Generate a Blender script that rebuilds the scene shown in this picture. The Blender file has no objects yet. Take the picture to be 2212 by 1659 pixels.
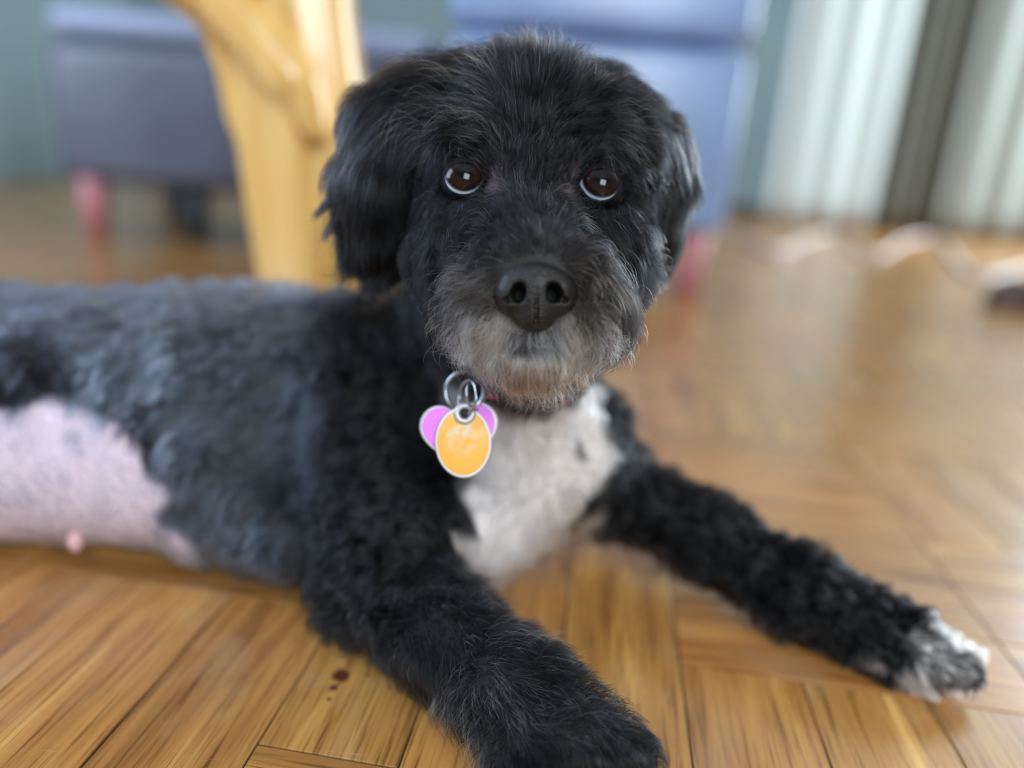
import bpy, math, random
import numpy as np
from mathutils import Vector, Matrix, kdtree

random.seed(7); RNG = np.random.default_rng(7)
scene = bpy.context.scene

# ------------------------------------------------------------------ camera
FPX = 1600.0; IW, IH = 2212, 1659
CAM_H, PITCH, ROLL = 0.33, math.radians(17.5), math.radians(4.5)
FWD = np.array([0, math.cos(PITCH), -math.sin(PITCH)])
_r0 = np.array([1.0, 0, 0]); _u0 = np.cross(_r0, FWD)
RIGHT = math.cos(ROLL) * _r0 + math.sin(ROLL) * _u0
UP = -math.sin(ROLL) * _r0 + math.cos(ROLL) * _u0
ORG = np.array([0, 0, CAM_H])
cam_data = bpy.data.cameras.new('camera')
cam = bpy.data.objects.new('camera', cam_data)
scene.collection.objects.link(cam)
m3 = Matrix((RIGHT, UP, -FWD)).transposed()
cam.matrix_world = Matrix.Translation(Vector(ORG)) @ m3.to_4x4()
cam_data.sensor_width = 36.0
cam_data.lens = 36.0 * FPX / IW
cam_data.clip_start = 0.02
cam_data.dof.use_dof = True
cam_data.dof.focus_distance = 0.395
cam_data.dof.aperture_fstop = 1.4
cam_data.dof.aperture_blades = 0
scene.camera = cam

# ------------------------------------------------------------------ world, lights, exposure
world = bpy.data.worlds.new('world'); scene.world = world; world.use_nodes = True
_bg = world.node_tree.nodes['Background']
_bg.inputs['Color'].default_value = (0.72, 0.85, 1.0, 1); _bg.inputs['Strength'].default_value = 1.0
scene.view_settings.view_transform = 'Standard'
scene.view_settings.look = 'None'
scene.view_settings.gamma = 1.0
scene.view_settings.exposure = 0.36
try:
    scene.cycles.use_denoising = True
    scene.cycles.use_adaptive_sampling = True
    scene.cycles.adaptive_threshold = 0.02
    scene.cycles.max_bounces = 7
    scene.cycles.transparent_max_bounces = 16
    scene.cycles.sample_clamp_indirect = 6.0
except Exception:
    pass

def window_light(name, loc, target, sx, sy, power, col):
    """daylight entering through a window opening"""
    ld = bpy.data.lights.new(name, 'AREA'); ld.shape = 'RECTANGLE'; ld.size = sx; ld.size_y = sy
    ld.energy = power; ld.color = col
    o = bpy.data.objects.new(name, ld); scene.collection.objects.link(o)
    o.location = loc
    o.rotation_euler = (Vector(target) - Vector(loc)).to_track_quat('-Z', 'Z').to_euler()
    return o
window_light('daylight_behind', (0.65, -1.95, 1.55), (0.1, 0.6, 0.3), 1.3, 1.3, 62, (0.86, 0.94, 1.0))
window_light('daylight_left', (-2.55, 0.5, 1.25), (-0.2, 0.6, 0.2), 1.6, 1.3, 60, (0.62, 0.76, 1.0))
window_light('daylight_right', (4.12, 3.7, 1.5), (1.4, 4.0, 0.4), 2.0, 1.9, 180, (0.80, 0.92, 1.0))

# ------------------------------------------------------------------ camera geometry helpers (used to measure real positions)
def P(x, y, d):
    return ORG + d * (FWD + RIGHT * (x - IW / 2) / FPX - UP * (y - IH / 2) / FPX)
def F(x, y, z=0.0):
    r = FWD + RIGHT * (x - IW / 2) / FPX - UP * (y - IH / 2) / FPX
    return ORG + r * ((z - CAM_H) / r[2])
def PY(x, y, Y):
    r = FWD + RIGHT * (x - IW / 2) / FPX - UP * (y - IH / 2) / FPX
    return ORG + r * (Y / r[1])
def proj(p):
    v = np.asarray(p) - ORG; z = v @ FWD
    return IW / 2 + FPX * (v @ RIGHT) / z, IH / 2 - FPX * (v @ UP) / z, z

# ------------------------------------------------------------------ object helpers
def link(o, parent=None):
    scene.collection.objects.link(o)
    if parent is not None: o.parent = parent
    return o
def mesh_obj(name, verts, faces, mat=None, parent=None, smooth=True, matrix=None):
    me = bpy.data.meshes.new(name)
    me.from_pydata([tuple(map(float, v)) for v in verts], [], [tuple(int(i) for i in f) for f in faces])
    me.update()
    if smooth: me.polygons.foreach_set('use_smooth', [True] * len(me.polygons))
    if mat: me.materials.append(mat)
    o = bpy.data.objects.new(name, me)
    link(o, parent)
    return o
def empty(name, loc):
    o = bpy.data.objects.new(name, None); o.location = loc; o.empty_display_size = 0.05
    return link(o)
def tag(o, label=None, cat=None, group=None, kind=None):
    if label: o['label'] = label
    if cat: o['category'] = cat
    if group: o['group'] = group
    if kind: o['kind'] = kind
    return o
def adopt(child, parent):
    """parent keeping world position (parents here are unrotated)"""
    child.parent = parent
    child.matrix_parent_inverse = Matrix.Translation(-Vector(parent.location))
def rounded_box(size, r=0.01, seg=3):
    import bmesh
    bm = bmesh.new(); bmesh.ops.create_cube(bm, size=1.0)
    bmesh.ops.scale(bm, vec=size, verts=bm.verts)
    if r > 0:
        bmesh.ops.bevel(bm, geom=bm.edges[:], offset=r, segments=seg, profile=0.5, affect='EDGES')
    return bm
def bm_obj(name, bm, mat, parent=None, matrix=None, smooth=True):
    me = bpy.data.meshes.new(name)
    if matrix is not None: bm.transform(matrix)
    bm.to_mesh(me); bm.free()
    if smooth: me.polygons.foreach_set('use_smooth', [True] * len(me.polygons))
    me.materials.append(mat)
    o = bpy.data.objects.new(name, me); link(o)
    if parent is not None: adopt(o, parent)
    return o
def box_obj(name, c, size, mat, parent=None, r=0.01, rot=0.0, seg=3, smooth=True):
    M = Matrix.Translation(Vector(c)) @ Matrix.Rotation(rot, 4, 'Z')
    return bm_obj(name, rounded_box(size, r, seg), mat, parent, M, smooth)
def tube(name, pts, rad, mat, parent=None, n=10, closed=False, radii=None):
    pts = [np.array(p, float) for p in pts]; K = len(pts); V = []; Fc = []
    up = np.array([0, 0, 1.0]); prev = None
    for i, p in enumerate(pts):
        a = pts[(i - 1) % K] if (closed or i > 0) else p
        b = pts[(i + 1) % K] if (closed or i < K - 1) else p
        t = b - a; t /= np.linalg.norm(t) + 1e-12
        if prev is None:
            ref = up if abs(t @ up) < 0.9 else np.array([1.0, 0, 0]); s = np.cross(t, ref)
        else:
            s = prev - t * (prev @ t)
        s /= np.linalg.norm(s) + 1e-12; prev = s; q = np.cross(t, s)
        r = radii[i] if radii is not None else rad
        for j in range(n):
            an = 2 * math.pi * j / n; V.append(p + r * (math.cos(an) * s + math.sin(an) * q))
    for i in range(K if closed else K - 1):
        for j in range(n):
            a = i * n + j; b = i * n + (j + 1) % n; i2 = (i + 1) % K
            Fc.append((a, b, i2 * n + (j + 1) % n, i2 * n + j))
    if not closed:
        V.append(pts[0]); V.append(pts[-1]); c0 = len(V) - 2
        for j in range(n):
            Fc.append((c0, (j + 1) % n, j)); Fc.append((c0 + 1, (K - 1) * n + j, (K - 1) * n + (j + 1) % n))
    o = mesh_obj(name, V, Fc, mat)
    if parent is not None: adopt(o, parent)
    return o

# ------------------------------------------------------------------ materials
def mat_new(name):
    m = bpy.data.materials.new(name); m.use_nodes = True
    nt = m.node_tree; b = nt.nodes['Principled BSDF']
    return m, nt, b
def simple_mat(name, col, rough=0.5, metal=0.0, bump=0.0, bscale=200, var=0.0, vscale=8, coat=0.0, sheen=0.0):
    m, nt, b = mat_new(name)
    b.inputs['Roughness'].default_value = rough; b.inputs['Metallic'].default_value = metal
    b.inputs['Coat Weight'].default_value = coat; b.inputs['Sheen Weight'].default_value = sheen
    tc = nt.nodes.new('ShaderNodeTexCoord')
    if var > 0:
        n = nt.nodes.new('ShaderNodeTexNoise'); n.inputs['Scale'].default_value = vscale; n.inputs['Detail'].default_value = 4
        nt.links.new(tc.outputs['Object'], n.inputs['Vector'])
        r = nt.nodes.new('ShaderNodeValToRGB')
        r.color_ramp.elements[0].position = 0.3; r.color_ramp.elements[1].position = 0.7
        r.color_ramp.elements[0].color = tuple(c * (1 - var) for c in col[:3]) + (1,)
        r.color_ramp.elements[1].color = tuple(min(1, c * (1 + var)) for c in col[:3]) + (1,)
        nt.links.new(n.outputs['Fac'], r.inputs['Fac']); nt.links.new(r.outputs['Color'], b.inputs['Base Color'])
    else:
        b.inputs['Base Color'].default_value = tuple(col[:3]) + (1,)
    if bump > 0:
        n2 = nt.nodes.new('ShaderNodeTexNoise'); n2.inputs['Scale'].default_value = bscale; n2.inputs['Detail'].default_value = 3
        nt.links.new(tc.outputs['Object'], n2.inputs['Vector'])
        bp = nt.nodes.new('ShaderNodeBump'); bp.inputs['Strength'].default_value = bump; bp.inputs['Distance'].default_value = 0.002
        nt.links.new(n2.outputs['Fac'], bp.inputs['Height']); nt.links.new(bp.outputs['Normal'], b.inputs['Normal'])
    return m

def wood_floor_mat():
    m, nt, b = mat_new('oak_parquet')
    N = nt.nodes.new; L = nt.links.new
    uv = N('ShaderNodeUVMap'); uv.uv_map = 'grain'
    at = N('ShaderNodeAttribute'); at.attribute_name = 'plank'
    sep = N('ShaderNodeSeparateColor'); L(at.outputs['Color'], sep.inputs['Color'])
    # long grain: noise stretched along u
    def noise(sx, sy, scale, det, dist=0.0, rough=0.55):
        mp = N('ShaderNodeMapping'); mp.inputs['Scale'].default_value = (sx, sy, 1)
        L(uv.outputs['UV'], mp.inputs['Vector'])
        n = N('ShaderNodeTexNoise'); n.inputs['Scale'].default_value = scale; n.inputs['Detail'].default_value = det
        n.inputs['Distortion'].default_value = dist; n.inputs['Roughness'].default_value = rough
        L(mp.outputs['Vector'], n.inputs['Vector']); return n
    g1 = noise(3.0, 42.0, 1.0, 5, 0.6)
    g2 = noise(12.0, 330.0, 1.0, 4, 0.3, 0.65)
    g3 = noise(9.0, 9.0, 1.0, 4, 0.2)
    cr = N('ShaderNodeValToRGB'); e = cr.color_ramp.elements
    e[0].position = 0.30; e[0].color = (0.235, 0.105, 0.028, 1)
    e[1].position = 0.72; e[1].color = (0.66, 0.385, 0.11, 1)
    x = cr.color_ramp.elements.new(0.45); x.color = (0.40, 0.185, 0.047, 1)
    x = cr.color_ramp.elements.new(0.60); x.color = (0.49, 0.255, 0.070, 1)
    L(g1.outputs['Fac'], cr.inputs['Fac'])
    # plank tone
    hs = N('ShaderNodeHueSaturation')
    mr = N('ShaderNodeMapRange'); mr.inputs['To Min'].default_value = 0.84; mr.inputs['To Max'].default_value = 1.16
    L(sep.outputs['Red'], mr.inputs['Value']); L(mr.outputs['Result'], hs.inputs['Value'])
    mr2 = N('ShaderNodeMapRange'); mr2.inputs['To Min'].default_value = 0.493; mr2.inputs['To Max'].default_value = 0.505
    L(sep.outputs['Green'], mr2.inputs['Value']); L(mr2.outputs['Result'], hs.inputs['Hue'])
    L(cr.outputs['Color'], hs.inputs['Color'])
    # fine dark pores
    pr = N('ShaderNodeValToRGB'); pr.color_ramp.elements[0].position = 0.34; pr.color_ramp.elements[0].color = (0.30, 0.22, 0.16, 1)
    pr.color_ramp.elements[1].position = 0.50; pr.color_ramp.elements[1].color = (1, 1, 1, 1)
    L(g2.outputs['Fac'], pr.inputs['Fac'])
    mx = N('ShaderNodeMix'); mx.data_type = 'RGBA'; mx.blend_type = 'MULTIPLY'; mx.inputs['Factor'].default_value = 0.85
    L(hs.outputs['Color'], mx.inputs['A']); L(pr.outputs['Color'], mx.inputs['B'])
    # worn greyish patches
    wr = N('ShaderNodeValToRGB'); wr.color_ramp.elements[0].position = 0.52; wr.color_ramp.elements[0].color = (0, 0, 0, 1)
    wr.color_ramp.elements[1].position = 0.72; wr.color_ramp.elements[1].color = (0.55, 0.55, 0.55, 1)
    L(g3.outputs['Fac'], wr.inputs['Fac'])
    mx2 = N('ShaderNodeMix'); mx2.data_type = 'RGBA'; L(wr.outputs['Color'], mx2.inputs['Factor'])
    L(mx.outputs['Result'], mx2.inputs['A']); mx2.inputs['B'].default_value = (0.40, 0.27, 0.145, 1)
    # scratches and pale specks
    tc = N('ShaderNodeTexCoord')
    vo = N('ShaderNodeTexVoronoi'); vo.inputs['Scale'].default_value = 55; L(tc.outputs['Object'], vo.inputs['Vector'])
    lt = N('ShaderNodeMath'); lt.operation = 'LESS_THAN'; lt.inputs[1].default_value = 0.045; L(vo.outputs['Distance'], lt.inputs[0])
    sc2 = N('ShaderNodeTexNoise'); sc2.inputs['Scale'].default_value = 14; L(tc.outputs['Object'], sc2.inputs['Vector'])
    gt = N('ShaderNodeMath'); gt.operation = 'GREATER_THAN'; gt.inputs[1].default_value = 0.56; L(sc2.outputs['Fac'], gt.inputs[0])
    mu = N('ShaderNodeMath'); mu.operation = 'MULTIPLY'; L(lt.outputs[0], mu.inputs[0]); L(gt.outputs[0], mu.inputs[1])
    mu2 = N('ShaderNodeMath'); mu2.operation = 'MULTIPLY'; mu2.inputs[1].default_value = 0.6; L(mu.outputs[0], mu2.inputs[0])
    mx3 = N('ShaderNodeMix'); mx3.data_type = 'RGBA'; L(mu2.outputs[0], mx3.inputs['Factor'])
    L(mx2.outputs['Result'], mx3.inputs['A']); mx3.inputs['B'].default_value = (0.7, 0.6, 0.42, 1)
    # hair-thin scratches: stretched noise, thresholded, at an odd angle
    mp4 = N('ShaderNodeMapping'); mp4.inputs['Rotation'].default_value = (0, 0, 1.0); mp4.inputs['Scale'].default_value = (14, 420, 1)
    L(tc.outputs['Object'], mp4.inputs['Vector'])
    n4 = N('ShaderNodeTexNoise'); n4.inputs['Scale'].default_value = 1.0; n4.inputs['Detail'].default_value = 2; n4.inputs['Distortion'].default_value = 0.8
    L(mp4.outputs['Vector'], n4.inputs['Vector'])
    r4 = N('ShaderNodeMapRange'); r4.inputs['From Min'].default_value = 0.70; r4.inputs['From Max'].default_value = 0.76; r4.inputs['To Max'].default_value = 0.35
    L(n4.outputs['Fac'], r4.inputs['Value'])
    mx4 = N('ShaderNodeMix'); mx4.data_type = 'RGBA'; L(r4.outputs['Result'], mx4.inputs['Factor'])
    L(mx3.outputs['Result'], mx4.inputs['A']); mx4.inputs['B'].default_value = (0.62, 0.45, 0.28, 1)
    # dark stain by the front paw
    c = F(728, 1465)
    def blob(cx, cy, r):
        vm = N('ShaderNodeVectorMath'); vm.operation = 'DISTANCE'; vm.inputs[1].default_value = (cx, cy, 0)
        nn = N('ShaderNodeTexNoise'); nn.inputs['Scale'].default_value = 160; L(tc.outputs['Object'], nn.inputs['Vector'])
        ad = N('ShaderNodeVectorMath'); ad.operation = 'MULTIPLY_ADD'; ad.inputs[1].default_value = (0.008,) * 3
        L(nn.outputs['Color'], ad.inputs[0]); L(tc.outputs['Object'], ad.inputs[2])
        sb = N('ShaderNodeVectorMath'); sb.operation = 'SUBTRACT'; sb.inputs[1].default_value = (0.004, 0.004, 0.004)
        L(ad.outputs[0], sb.inputs[0]); L(sb.outputs[0], vm.inputs[0])
        q = N('ShaderNodeMapRange'); q.inputs['From Min'].default_value = r; q.inputs['From Max'].default_value = r * 0.7
        L(vm.outputs['Value'], q.inputs['Value']); return q
    cur = mx4.outputs['Result']
    for (px, py, r) in ((735, 1460, 0.0062), (722, 1484, 0.0042), (712, 1508, 0.0016), (795, 1460, 0.002)):
        cc = F(px, py); q = blob(cc[0], cc[1], r)
        mk = N('ShaderNodeMix'); mk.data_type = 'RGBA'; L(q.outputs['Result'], mk.inputs['Factor'])
        L(cur, mk.inputs['A']); mk.inputs['B'].default_value = (0.075, 0.022, 0.012, 1); cur = mk.outputs['Result']
    L(cur, b.inputs['Base Color'])
    rr = N('ShaderNodeMapRange'); rr.inputs['To Min'].default_value = 0.20; rr.inputs['To Max'].default_value = 0.38
    L(g3.outputs['Fac'], rr.inputs['Value']); L(rr.outputs['Result'], b.inputs['Roughness'])
    bp = N('ShaderNodeBump'); b.inputs['Coat Weight'].default_value = .35; b.inputs['Coat Roughness'].default_value = .22; bp.inputs['Strength'].default_value = 0.25; bp.inputs['Distance'].default_value = 0.0006
    L(g2.outputs['Fac'], bp.inputs['Height']); L(bp.outputs['Normal'], b.inputs['Normal'])
    return m

def pine_mat():
    m, nt, b = mat_new('varnished_pine'); N = nt.nodes.new; L = nt.links.new
    tc = N('ShaderNodeTexCoord'); mp = N('ShaderNodeMapping'); mp.inputs['Scale'].default_value = (40, 40, 2.5)
    L(tc.outputs['Object'], mp.inputs['Vector'])
    n = N('ShaderNodeTexNoise'); n.inputs['Scale'].default_value = 1; n.inputs['Detail'].default_value = 4; n.inputs['Distortion'].default_value = 0.5
    L(mp.outputs['Vector'], n.inputs['Vector'])
    r = N('ShaderNodeValToRGB'); r.color_ramp.elements[0].position = 0.3; r.color_ramp.elements[0].color = (0.74, 0.42, 0.11, 1)
    r.color_ramp.elements[1].position = 0.7; r.color_ramp.elements[1].color = (0.92, 0.62, 0.22, 1)
    L(n.outputs['Fac'], r.inputs['Fac']); L(r.outputs['Color'], b.inputs['Base Color'])
    b.inputs['Roughness'].default_value = 0.25; b.inputs['Coat Weight'].default_value = 0.5; b.inputs['Coat Roughness'].default_value = 0.15
    return m

M_FLOOR = wood_floor_mat()
M_PINE = pine_mat()
M_WALL = simple_mat('teal_wall_paint', (0.26, 0.36, 0.39), 0.8, bump=0.05, bscale=60, var=0.06, vscale=2)
M_CEIL = simple_mat('ceiling_paint', (0.8, 0.8, 0.78), 0.9)
M_BASE = simple_mat('dark_baseboard', (0.09, 0.06, 0.04), 0.5)
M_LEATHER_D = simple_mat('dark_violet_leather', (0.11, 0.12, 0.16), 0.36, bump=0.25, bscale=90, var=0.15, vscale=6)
M_LEATHER_B = simple_mat('blue_violet_leather', (0.25, 0.36, 0.60), 0.28, bump=0.15, bscale=60, var=0.12, vscale=5)
M_PINKLEG = simple_mat('pink_painted_wood', (0.55, 0.22, 0.24), 0.4)
M_DARK = simple_mat('dark_plastic', (0.03, 0.045, 0.055), 0.5)
M_BLUEBOX = simple_mat('pale_blue_plastic', (0.22, 0.42, 0.52), 0.5, var=0.1)
M_CABLE = simple_mat('white_cable', (0.78, 0.76, 0.78), 0.4)
M_SHOE = simple_mat('dark_brown_leather', (0.075, 0.04, 0.03), 0.45, bump=0.2, var=0.2, vscale=20)
M_CLOTH = simple_mat('pale_grey_cloth', (0.5, 0.52, 0.54), 0.9, bump=0.2, bscale=300)

def curtain_mat(name, col, trans):
    m, nt, b = mat_new(name); N = nt.nodes.new; L = nt.links.new
    b.inputs['Base Color'].default_value = col + (1,); b.inputs['Roughness'].default_value = 0.8
    t = N('ShaderNodeBsdfTranslucent'); t.inputs['Color'].default_value = col + (1,)
    mx = N('ShaderNodeMixShader'); mx.inputs['Fac'].default_value = trans
    L(b.outputs[0], mx.inputs[1]); L(t.outputs[0], mx.inputs[2]); L(mx.outputs[0], nt.nodes['Material Output'].inputs['Surface'])
    return m
M_CURT = curtain_mat('white_curtain', (0.66, 0.71, 0.70), 0.4)
M_CURT2 = curtain_mat('grey_curtain', (0.27, 0.285, 0.26), 0.2)
M_CURT3 = curtain_mat('olive_curtain', (0.13, 0.13, 0.105), 0.1)

# ------------------------------------------------------------------ room shell
UD = np.array([math.cos(math.radians(-6.6)), math.sin(math.radians(-6.6))]); VD = np.array([-UD[1], UD[0]])
def build_floor():
    w = 0.082; c0 = F(578, 1571)[:2]; u0 = c0 @ UD; v1 = F(264, 1248)[:2] @ VD
    planks = []
    S = 0.246
    for j in range(-18, 22):
        ulo = j * S; uhi = ulo + S
        if j == 0:
            segs = [(-4.0, 'x'), (-0.13 - 5 * S, 0), (-0.13 - S, 'H'), (-0.13, 'V'), (-0.13 + 2 * S, 'H')]
            v = -0.13 - S; seq = []
            for k in range(-14, 34):
                a = -0.13 + k * S
                kind = 'V' if k in (0, 1) else ('H' if k % 2 else 'V')
                if k == -1: kind = 'H'
                if k == 2: kind = 'H'
                seq.append((a, a + S, kind))
        else:
            seq = []
            for k in range(-14, 34):
                a = k * S
                if k in (-1, -2): kind = 'V'
                elif k == 0: kind = 'H'
                else: kind = 'V' if (k + j) % 2 else 'H'
                seq.append((a, a + S, kind))
        for (a, b_, kind) in seq:
            for i in range(3):
                if kind == 'V': planks.append((ulo + i * w, ulo + (i + 1) * w, a, b_, 1))
                else: planks.append((ulo, uhi, a + i * w, a + (i + 1) * w, 0))
    # merge vertical runs (long planks) left/right of the joint line below it
    V = []; Fc = []; UVs = []; cols = []
    g = 0.0006; bv = 0.0012
    rnd = random.Random(5)
    for (ua, ub, va, vb, vert) in planks:
        ua, ub, va, vb = ua + u0, ub + u0, va + v1, vb + v1
        mid = (ua + ub) / 2 * UD + (va + vb) / 2 * VD
        if not (-2.9 < mid[0] < 4.35 and -2.2 < mid[1] < 5.5): continue
        off = (rnd.random() * 20, rnd.random() * 20); col = (rnd.random(), rnd.random(), rnd.random())
        base = len(V)
        ring = []
        for (inset, z) in ((g, -0.0015), (g, -0.0003), (g + 0.0004, 0.0)):
            for (u, v) in ((ua + inset, va + inset), (ub - inset, va + inset), (ub - inset, vb - inset), (ua + inset, vb - inset)):
                p = u * UD + v * VD; V.append((p[0], p[1], z)); ring.append((u, v))
        fs = [(base + 8, base + 9, base + 10, base + 11)]
        for s in range(2):
            for q in range(4):
                a = base + s * 4 + q; b2 = base + s * 4 + (q + 1) % 4
                fs.append((a, b2, b2 + 4, a + 4))
        for f in fs:
            Fc.append(f)
            for vi in f:
                u, v = ring[vi - base]
                UVs.append((v + off[0], u + off[1]) if vert else (u + off[0], v + off[1]))
                cols.append(col)
    # dark ground under the planks shows in the gaps
    o = mesh_obj('floor', V, Fc, M_FLOOR, smooth=False)
    uvl = o.data.uv_layers.new(name='grain'); uvl.data.foreach_set('uv', np.array(UVs, dtype=np.float32).ravel())
    ca = o.data.color_attributes.new('plank', 'FLOAT_COLOR', 'CORNER')
    ca.data.foreach_set('color', np.hstack([np.array(cols, dtype=np.float32), np.ones((len(cols), 1), dtype=np.float32)]).ravel())
    tag(o, 'worn orange oak parquet floor in blocks', None, kind='structure')
    s = mesh_obj('floor_joint_filler', [(-3, -2.3, -0.0012), (4.4, -2.3, -0.0012), (4.4, 5.5, -0.0012), (-3, 5.5, -0.0012)], [(0, 1, 2, 3)],
                 simple_mat('dark_joint', (0.035, 0.02, 0.012), 0.8), smooth=False)
    s.parent = o
build_floor()
X0, X1, Y0, Y1, ZC = -2.7, 4.2, -2.1, 5.3, 2.6
def wall(name, x0, x1, y0, y1, z0, z1, mat, kind='structure'):
    o = box_obj(name, ((x0 + x1) / 2, (y0 + y1) / 2, (z0 + z1) / 2), (abs(x1 - x0), abs(y1 - y0), abs(z1 - z0)), mat, None, 0, smooth=False)
    return tag(o, kind='structure')
def wall_open(name, axis, pos, a0, a1, oa0, oa1, oz0, oz1, mat):
    """wall with one window opening, one mesh"""
    import bmesh
    bm = bmesh.new()
    for (s0, s1, z0, z1) in ((a0, oa0, 0, ZC), (oa1, a1, 0, ZC), (oa0, oa1, 0, oz0), (oa0, oa1, oz1, ZC)):
        if s1 - s0 < 1e-4 or z1 - z0 < 1e-4: continue
        r = bmesh.ops.create_cube(bm, size=1.0)
        if axis == 'x': sz = (0.12, s1 - s0, z1 - z0); c = (pos, (s0 + s1) / 2, (z0 + z1) / 2)
        else: sz = (s1 - s0, 0.12, z1 - z0); c = ((s0 + s1) / 2, pos, (z0 + z1) / 2)
        bmesh.ops.transform(bm, matrix=Matrix.Translation(c) @ Matrix.Diagonal(sz + (1,)), verts=r['verts'])
    return tag(bm_obj(name, bm, mat, smooth=False), kind='structure')
wall_open('wall_left', 'x', X0 - 0.06, Y0, Y1, -0.3, 1.3, 0.6, 1.9, M_WALL)
wall_open('wall_right', 'x', X1 + 0.06, Y0, Y1, 2.7, 4.7, 0.4, 2.4, M_WALL)
wall_open('wall_back', 'y', Y1 + 0.06, X0 - 0.12, X1 + 0.12, 9, 9, 0, 0, M_WALL) if False else wall('wall_back', X0 - 0.12, X1 + 0.12, Y1, Y1 + 0.12, 0, ZC, M_WALL)
wall_open('wall_front', 'y', Y0 - 0.06, X0 - 0.12, X1 + 0.12, 0.0, 1.3, 0.9, 2.2, M_WALL)
wall('ceiling', X0 - 0.12, X1 + 0.12, Y0 - 0.12, Y1 + 0.12, ZC, ZC + 0.1, M_CEIL)
wall('baseboard_back', X0, X1, Y1 - 0.02, Y1, 0, 0.09, M_BASE)

# ------------------------------------------------------------------ background furniture
def armchair(name, label, xl, xr, yfront, depth, zbot, zfront, mat, cushion, leg_pts, leg_mat, rot=0.0):
    cx = (xl + xr) / 2; w = xr - xl
    root = empty(name, (cx, yfront + depth / 2, 0)); tag(root, label, 'armchair')
    box_obj('base', (cx, yfront + depth / 2, (zbot + zfront) / 2), (w, depth, zfront - zbot), mat, root, 0.035, seg=5)
    if cushion:
        box_obj('seat_cushion', (cx, yfront + depth / 2 + 0.005, zfront + 0.012 + cushion / 2), (w + 0.015, depth - 0.01, cushion), mat, root, 0.045, seg=6)
        box_obj('backrest', (cx, yfront + depth - 0.08, zfront + 0.42), (w, 0.16, 0.62), mat, root, 0.05, seg=5)
    for (lx, ly, lr) in leg_pts:
        tube('leg', [(lx, ly, 0), (lx, ly, zbot + 0.03)], lr, leg_mat, root, 16, radii=[lr * 0.8, lr])
    return root
# dark seat on the left
yl = 2.1
a = PY(95, 200, yl); b_ = PY(500, 300, yl)
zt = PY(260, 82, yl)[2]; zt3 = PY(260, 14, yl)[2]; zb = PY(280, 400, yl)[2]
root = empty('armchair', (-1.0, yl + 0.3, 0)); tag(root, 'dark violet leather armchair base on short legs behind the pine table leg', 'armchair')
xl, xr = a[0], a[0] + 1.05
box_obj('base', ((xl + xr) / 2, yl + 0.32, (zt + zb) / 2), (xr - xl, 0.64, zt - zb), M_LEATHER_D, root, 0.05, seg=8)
box_obj('seat_cushion', ((xl + xr) / 2, yl + 0.32, (zt + zt3) / 2), (xr - xl - 0.03, 0.62, zt3 - zt - 0.002), simple_mat('painted_lit_leather', (0.30, 0.36, 0.50), 0.35, bump=0.15, bscale=90), root, 0.03, seg=6)['label'] = 'seat cushion coloured pale for the light on its front edge'  # paler colour stands for light caught along the cushion's front edge
pl = PY(207, 450, yl + 0.06); pd = PY(425, 450, yl + 0.10)
for (lx, ly, mt, lab) in ((pl[0], yl + 0.06, M_PINKLEG, 'pinkish wooden leg'), (pd[0], yl + 0.10, M_DARK, 'dark leg'), (pl[0], yl + 0.56, M_DARK, None), (xr - 0.1, yl + 0.5, M_DARK, None), (xr - 0.08, yl + 0.06, M_DARK, None)):
    l = tube('leg', [(lx, ly, 0), (lx, ly, zb + 0.03)], 0.035, mt, root, 16, radii=[0.03, 0.042])
    if lab: l['label'] = lab
# blue violet seat on the right
yr = 1.88
xR = PY(1600, 300, yr)[0]; xL = PY(960, 300, yr)[0]
zg = PY(1450, 85, yr)[2]; zb2 = PY(1450, 500, yr)[2]
armchair('armchair', 'blue violet leather armchair with thick seat cushion behind the dog head', xL, xR, yr, 0.72, zb2, zg - 0.012, M_LEATHER_B, 0.16,
         [(PY(1490, 580, yr + 0.08)[0], yr + 0.08, 0.042), (xL + 0.08, yr + 0.08, 0.042), (xL + 0.08, yr + 0.6, 0.042), (xR - 0.08, yr + 0.6, 0.042)], M_PINKLEG)
# things between the two seats
def dark_stool():
    p = PY(800, 120, 3.3); root = empty('stool', (p[0], 3.3, 0)); tag(root, 'dark low stool in shadow behind the pine table leg', 'stool')
    box_obj('seat', (p[0], 3.3, p[2] - 0.02), (0.34, 0.34, 0.07), M_DARK, root, 0.02)
    for sx in (-1, 1):
        for sy in (-1, 1):
            tube('leg', [(p[0] + sx * 0.14, 3.3 + sy * 0.14, 0), (p[0] + sx * 0.12, 3.3 + sy * 0.12, p[2] - 0.04)], 0.018, M_DARK, root, 10)
dark_stool()
p = PY(890, 40, 3.8)
c_ = box_obj('storage_box', (p[0], 4.0, 0.36), (0.55, 0.35, 0.72), M_BLUEBOX, None, 0.02)
tag(c_, 'pale blue storage box between the two armchairs', 'box')

# curtains
def curtain(name, label, x0, x1, y, z0, z1, mat, folds, amp, seed, lean=0.0):
    rnd = random.Random(seed); nx, nz = folds * 12, 14; V = []; Fc = []
    ph = [rnd.uniform(-0.6, 0.6) for _ in range(folds + 2)]
    for k in range(nz + 1):
        t = k / nz
        for i in range(nx + 1):
            s = i / nx; f_ = s * folds
            a_ = amp * (0.8 + 0.4 * t) * math.sin(2 * math.pi * f_ + ph[int(f_)] * 0.5 + 0.3 * math.sin(3 * t))
            V.append((x0 + (x1 - x0) * s, y + a_, z0 + (z1 - z0) * t))
    n1 = nx + 1
    for k in range(nz):
        for i in range(nx):
            q = k * n1 + i; Fc.append((q, q + 1, q + 1 + n1, q + n1))
    o = mesh_obj(name, V, Fc, mat)
    md = o.modifiers.new('thickness', 'SOLIDIFY'); md.thickness = 0.003
    return tag(o, label, 'curtain')
yc = 4.9
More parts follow.
